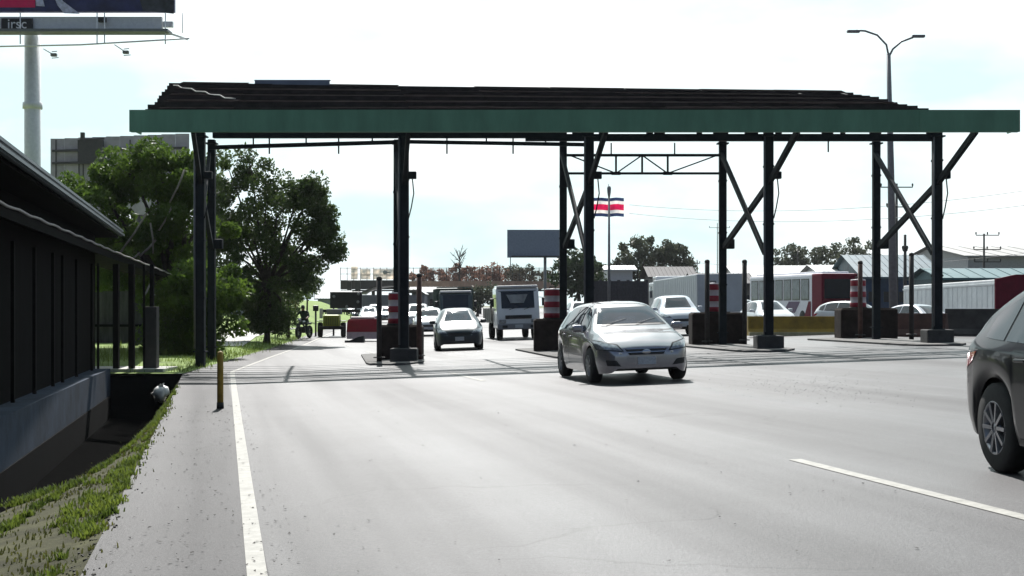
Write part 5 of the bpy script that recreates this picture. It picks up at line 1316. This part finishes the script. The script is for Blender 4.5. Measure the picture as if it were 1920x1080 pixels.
def skin(name, joints, edges, mat, parent, sub=2):
    me = bpy.data.meshes.new(name); me.from_pydata([j[:3] for j in joints], edges, [])
    o = bpy.data.objects.new(name, me); COL.objects.link(o)
    m = o.modifiers.new('skin', 'SKIN'); me.skin_vertices.update() if False else None
    for i, j in enumerate(joints):
        sv = me.skin_vertices[0].data[i] if len(me.skin_vertices) else None
        if sv: sv.radius = (j[3], j[4] if len(j) > 4 else j[3]); sv.use_root = (i == 0)
    s_ = o.modifiers.new('sub', 'SUBSURF'); s_.levels = s_.render_levels = sub
    bpy.context.view_layer.update()
    me2 = bpy.data.meshes.new_from_object(o.evaluated_get(bpy.context.evaluated_depsgraph_get()))
    bpy.data.objects.remove(o)
    for pgn in me2.polygons: pgn.use_smooth = True
    me2.materials.clear(); me2.materials.append(mat)
    o2 = bpy.data.objects.new(name, me2); COL.objects.link(o2); o2.parent = parent
    return o2
skinm = M('skin', (.25, .14, .09), .6, var=.05)
def person(label, loc, rz, shirt, trousers, stride=.25, ride=False, sc=1):
    t = empty('person', loc, label, 'person', None, rz); t.scale = (sc, sc, sc)
    if not ride:
        J = [(0, 0, .95, .15, .11), (0, 0, 1.15, .14, .10), (0, 0, 1.38, .17, .11), (0, 0, 1.5, .06, .06), (0, .02, 1.62, .085, .10), (0, .01, 1.72, .07, .08),
             (.1, 0, .9, .09), (.11, stride * .6, .5, .06), (.11, stride * .4, .1, .045), (.11, stride * .4 + .13, .04, .035),
             (-.1, 0, .9, .09), (-.11, -stride * .2, .5, .06), (-.11, -stride, .12, .045), (-.11, -stride + .12, .04, .035),
             (.2, 0, 1.42, .06), (.25, -.08, 1.14, .045), (.25, .06, .9, .035), (.25, .1, .82, .03), (-.2, 0, 1.42, .06), (-.25, .06, 1.14, .045), (-.25, .16, .92, .035), (-.25, .2, .84, .03)]
    else:
        J = [(0, -.15, .78, .16, .12), (0, -.08, 1.0, .15, .11), (0, .04, 1.24, .19, .12), (0, .1, 1.36, .07, .07), (0, .15, 1.46, .09, .1), (0, .15, 1.55, .075, .08),
             (.15, -.05, .76, .10), (.24, .28, .68, .07), (.22, .15, .30, .05), (.22, .28, .24, .04),
             (-.15, -.05, .76, .10), (-.24, .28, .68, .07), (-.22, .15, .30, .05), (-.22, .28, .24, .04),
             (.22, .06, 1.28, .07), (.34, .2, 1.08, .05), (.33, .45, .98, .04), (.33, .52, .98, .035), (-.22, .06, 1.28, .07), (-.34, .2, 1.08, .05), (-.33, .45, .98, .04), (-.33, .52, .98, .035)]
    Eg = [(0, 1), (1, 2), (2, 3), (3, 4), (4, 5), (0, 6), (6, 7), (7, 8), (8, 9), (0, 10), (10, 11), (11, 12), (12, 13), (2, 14), (14, 15), (15, 16), (16, 17), (2, 18), (18, 19), (19, 20), (20, 21)]
    b = skin('body', J, Eg, shirt, t)
    b.data.materials.append(trousers); b.data.materials.append(skinm)
    neck = J[3][2]; hip = J[0][2] + .04
    for pg in b.data.polygons:
        z = pg.center.z; arm = abs(pg.center.x) > .2 and (pg.center.y > .3 if ride else z < .95) and z > .78
        pg.material_index = 2 if z > neck or arm else (1 if z < hip and abs(pg.center.x) < .3 and not (ride and z > .9) else 0)
    hd = J[4]
    MB().lathe([(0, .13), (.06, .12), (.095, .05), (.10, -.02), (.09, -.05), (0, -.05)], (0, hd[1] - .015, hd[2] + .05), n=14).build('helmet' if ride else 'hair', blackpl if ride else M('dark_hair', (.015, .012, .01), .7), t, local=True)
    return t
dk = M('dark_clothes', (.02, .02, .025), .9, var=.2); gr = M('grey_clothes', (.12, .12, .13), .9, var=.2); dkg = M('dark_green_uniform', (.015, .035, .022), .9, var=.2)
p = onground(468, 88); person('person in dark clothes walking on the footpath, left of the pair', p, R(200), dk, dk)
p = onground(479, 90); person('person in grey top and dark trousers walking on the footpath, right of the pair', p, R(30), gr, dk)
# motorcycle and rider at the edge of the lawn
p = onground(570, 70.5); p.z = gz(p.x, p.y)
mrz = R(165)
t = empty('motorcycle', p, 'dark motorcycle facing the camera at the edge of the lawn', 'motorcycle', rz=mrz)
for y, nme in ((.68, 'wheel'), (-.68, 'wheel')):
    wo = MB().lathe([(.2, -.05), (.29, -.055), (.32, -.02), (.32, .02), (.29, .055), (.2, .05), (.2, -.05)], (0, y, .32), axis='X', n=24).build(nme, rubber, t, local=True)
    mb = MB().lathe([(0, -.03), (.05, -.03), (.05, .03), (0, .03)], (0, y, .32), axis='X', n=12)
    for k in range(8): a = k * math.pi / 4; mb.bar((0, y, .32), (0, y + .21 * math.cos(a), .32 + .21 * math.sin(a)), .02, .02)
    mb.build('rim', alloy, wo, local=True)
mb = MB().tube([(0, .68, .32), (.0, .55, .65), (0, .42, .95)], .05, 8).tube([(0, .42, .85), (0, -.1, .55), (0, -.68, .34)], .045, 8).box((0, 0, .42), (.26, .45, .3), bev=.05); mb.build('frame', blackpl, t, local=True)
MB().box((0, .22, .78), (.26, .5, .22), bev=.08).build('fuel_tank', paint('green_tank', (.02, .05, .03), 0, .3), t, local=True)
MB().box((0, -.32, .72), (.26, .72, .1), bev=.04).build('seat', blackpl, t, local=True)
MB().tube([(-.36, .38, 1.0), (-.1, .46, .98), (.1, .46, .98), (.36, .38, 1.0)], .018, 8).build('handlebar', blackpl, t, local=True)
MB().lathe([(0, .06), (.07, .05), (.1, 0), (.06, -.1), (0, -.12)], (0, .58, .88), axis='Y', n=14).build('headlight', lampc, t, local=True)
for s in (-1, 1): MB().tube([(s * .3, .4, 1.0), (s * .36, .4, 1.16)], .01, 6).lathe([(0, 0), (.06, .01), (.06, .03), (0, .03)], (s * .38, .4, 1.18), axis='Y', n=10).build('mirror', blackpl, t, local=True)
person('rider in dark green with a helmet leaning on the motorcycle', p + Vector((0, 0, .0)), mrz, dkg, dkg, ride=True)
# yellow-green work vehicle with arrow board behind it
p = onground(622, 72.5)
t = empty('work_trailer', p, 'yellow-green two-wheeled generator trailer parked under the dark message board', 'trailer', rz=R(4))
MB().box((0, .2, .82), (.85, 1.1, .62), bev=.1).build('engine_cover', M('yellow_green_paint', (.30, .32, .03), .5, var=.15), t, local=True)
mb = MB().box((0, .2, .45), (1.15, 1.5, .1)).box((0, -.62, .5), (1.2, .1, .14)); mb.build('chassis', blackpl, t, local=True)
for s in (-1, 1):
    wo = MB().lathe([(.2, -.12), (.34, -.12), (.38, -.07), (.38, .07), (.34, .12), (.2, .12), (.2, -.12)], (s * .58, .1, .38), axis='X', n=20).build('wheel', rubber, t, local=True)
    MB().lathe([(0, .0), (.2, .0)], (s * .64, .1, .38), axis='X', n=16).build('rim', alloy, wo, local=True)
    MB().box((s * .58, .1, .82), (.3, .8, .05), bev=.02).build('fender', blackpl, t, local=True)
mb = MB()
for k in range(8): mb.box((-.32 + k * .09, -.355, .82), (.03, .02, .4))
mb.build('vent_slats', M('dark_olive', (.10, .11, .02), .6), t, local=True)
MB().box((.1, .35, 1.28), (.75, .6, .28), bev=.04).build('control_box', M('mauve_grey_wall'), t, local=True)
MB().box((-.55, .3, 1.2), (.16, .1, .5)).build('white_panel', M('white_plaster'), t, local=True)
p = onground(650, 76); zt_ = P(0, 547, 76).z; zb2 = P(0, 578, 76).z
t = empty('message_board', p, 'large dark roadworks message board with a row of lamps below', 'sign')
x0, x1 = cx(619, 76), cx(679, 76)
MB().box(((x0 + x1) / 2, 76, (zt_ + zb2) / 2), (x1 - x0, .18, zt_ - zb2), bev=.03).build('panel', M('black_led_panel', (.012, .013, .02), .4, var=.3), t)
mb = MB()
for u, v in ((626, 556), (671, 566), (672, 551), (650, 575)): mb.lathe([(0, -.03), (.07, -.02), (.08, .03)], P(u, v, 75.88), axis='Y', n=12)
mb.build('lamp', M('grey_floodlight'), t)
MB().box(((cx(600, 76) + x1) / 2, 76.02, P(0, 583, 76).z), (x1 - cx(600, 76) - .2, .12, .16)).build('crossbar', blackpl, t)
mb = MB()
for k in range(16): mb.box((cx(606 + 4.4 * k, 76), 75.95, P(0, 586, 76).z), (.05, .06, .2))
mb.build('lamp_row', M('dark_purple_grey_wall'), t)
for u in (667, 625): MB().tube([(cx(u, 76), 76.1, gz(cx(u, 76), 76)), (cx(u, 76), 76.1, zb2 + .2)], .05, 8).build('leg', blackpl, t)
mb = MB(); Yk = 75
for u, v0, v1 in ((592, 580, 640),): mb.tube([P(u, v0, Yk), onground(u, Yk)], [.05, .05], 8)
mb.box(P(592, 578, Yk), (.28, .2, .3), bev=.04); o = mb.build('signal_post', blackpl); based(o); tag(o, 'thin black signal post between the rider and the yellow-green trailer', 'post')
# red and white water barrier with ramp
p = onground(676, 66.5)
t = empty('plastic_barrier', p, 'big red plastic road barrier with a white lower band left of the wide pillar', 'road barrier')
mb = MB(); mb.prism([(-.62, -.25, .42), (.95, -.25, .42), (.92, -.22, .95), (.78, -.16, 1.02), (-.5, -.16, 1.02), (-.58, -.22, .95)], (0, .5, 0)); mb.build('upper_shell', M('red_plastic', (.36, .006, .02), .4, var=.12), t, local=True)
mb = MB(); mb.prism([(-.6, -.3, .1), (1.0, -.3, .1), (.96, -.26, .415), (-.62, -.26, .415)], (0, .6, 0)); mb.build('lower_shell', M('white_pink_plastic', (.62, .45, .48), .4, var=.12), t, local=True)
MB().box((.1, 0, 1.07), (1.1, .3, .1), bev=.03).build('lid', M('white_pink_plastic'), t, local=True)
p = onground(664, 64.2)
o = MB().prism([(-.42, 0, 0), (.45, 0, 0), (.42, 0, .3), (.2, 0, .26), (-.2, 0, .1), (-.42, 0, .1)], (0, .5, 0)).build('rubber_ramp', blackpl); o.location = p; tag(o, 'black rubber wedge lying in front of the red and white barrier', 'ramp')

# ------------------------------------------------------------------ air
hm = bpy.data.materials.new('haze'); hm.use_nodes = True; t_ = hm.node_tree; t_.nodes.clear()
o_ = t_.nodes.new('ShaderNodeOutputMaterial'); v_ = t_.nodes.new('ShaderNodeVolumePrincipled')
v_.inputs['Color'].default_value = (.86, .89, .92, 1); v_.inputs['Density'].default_value = .00009; v_.inputs['Anisotropy'].default_value = .25
t_.links.new(v_.outputs[0], o_.inputs['Volume'])
o_ = MB().box((0, 1480, 18), (2200, 3060, 42)).build('haze', hm); tag(o_, kind='stuff')
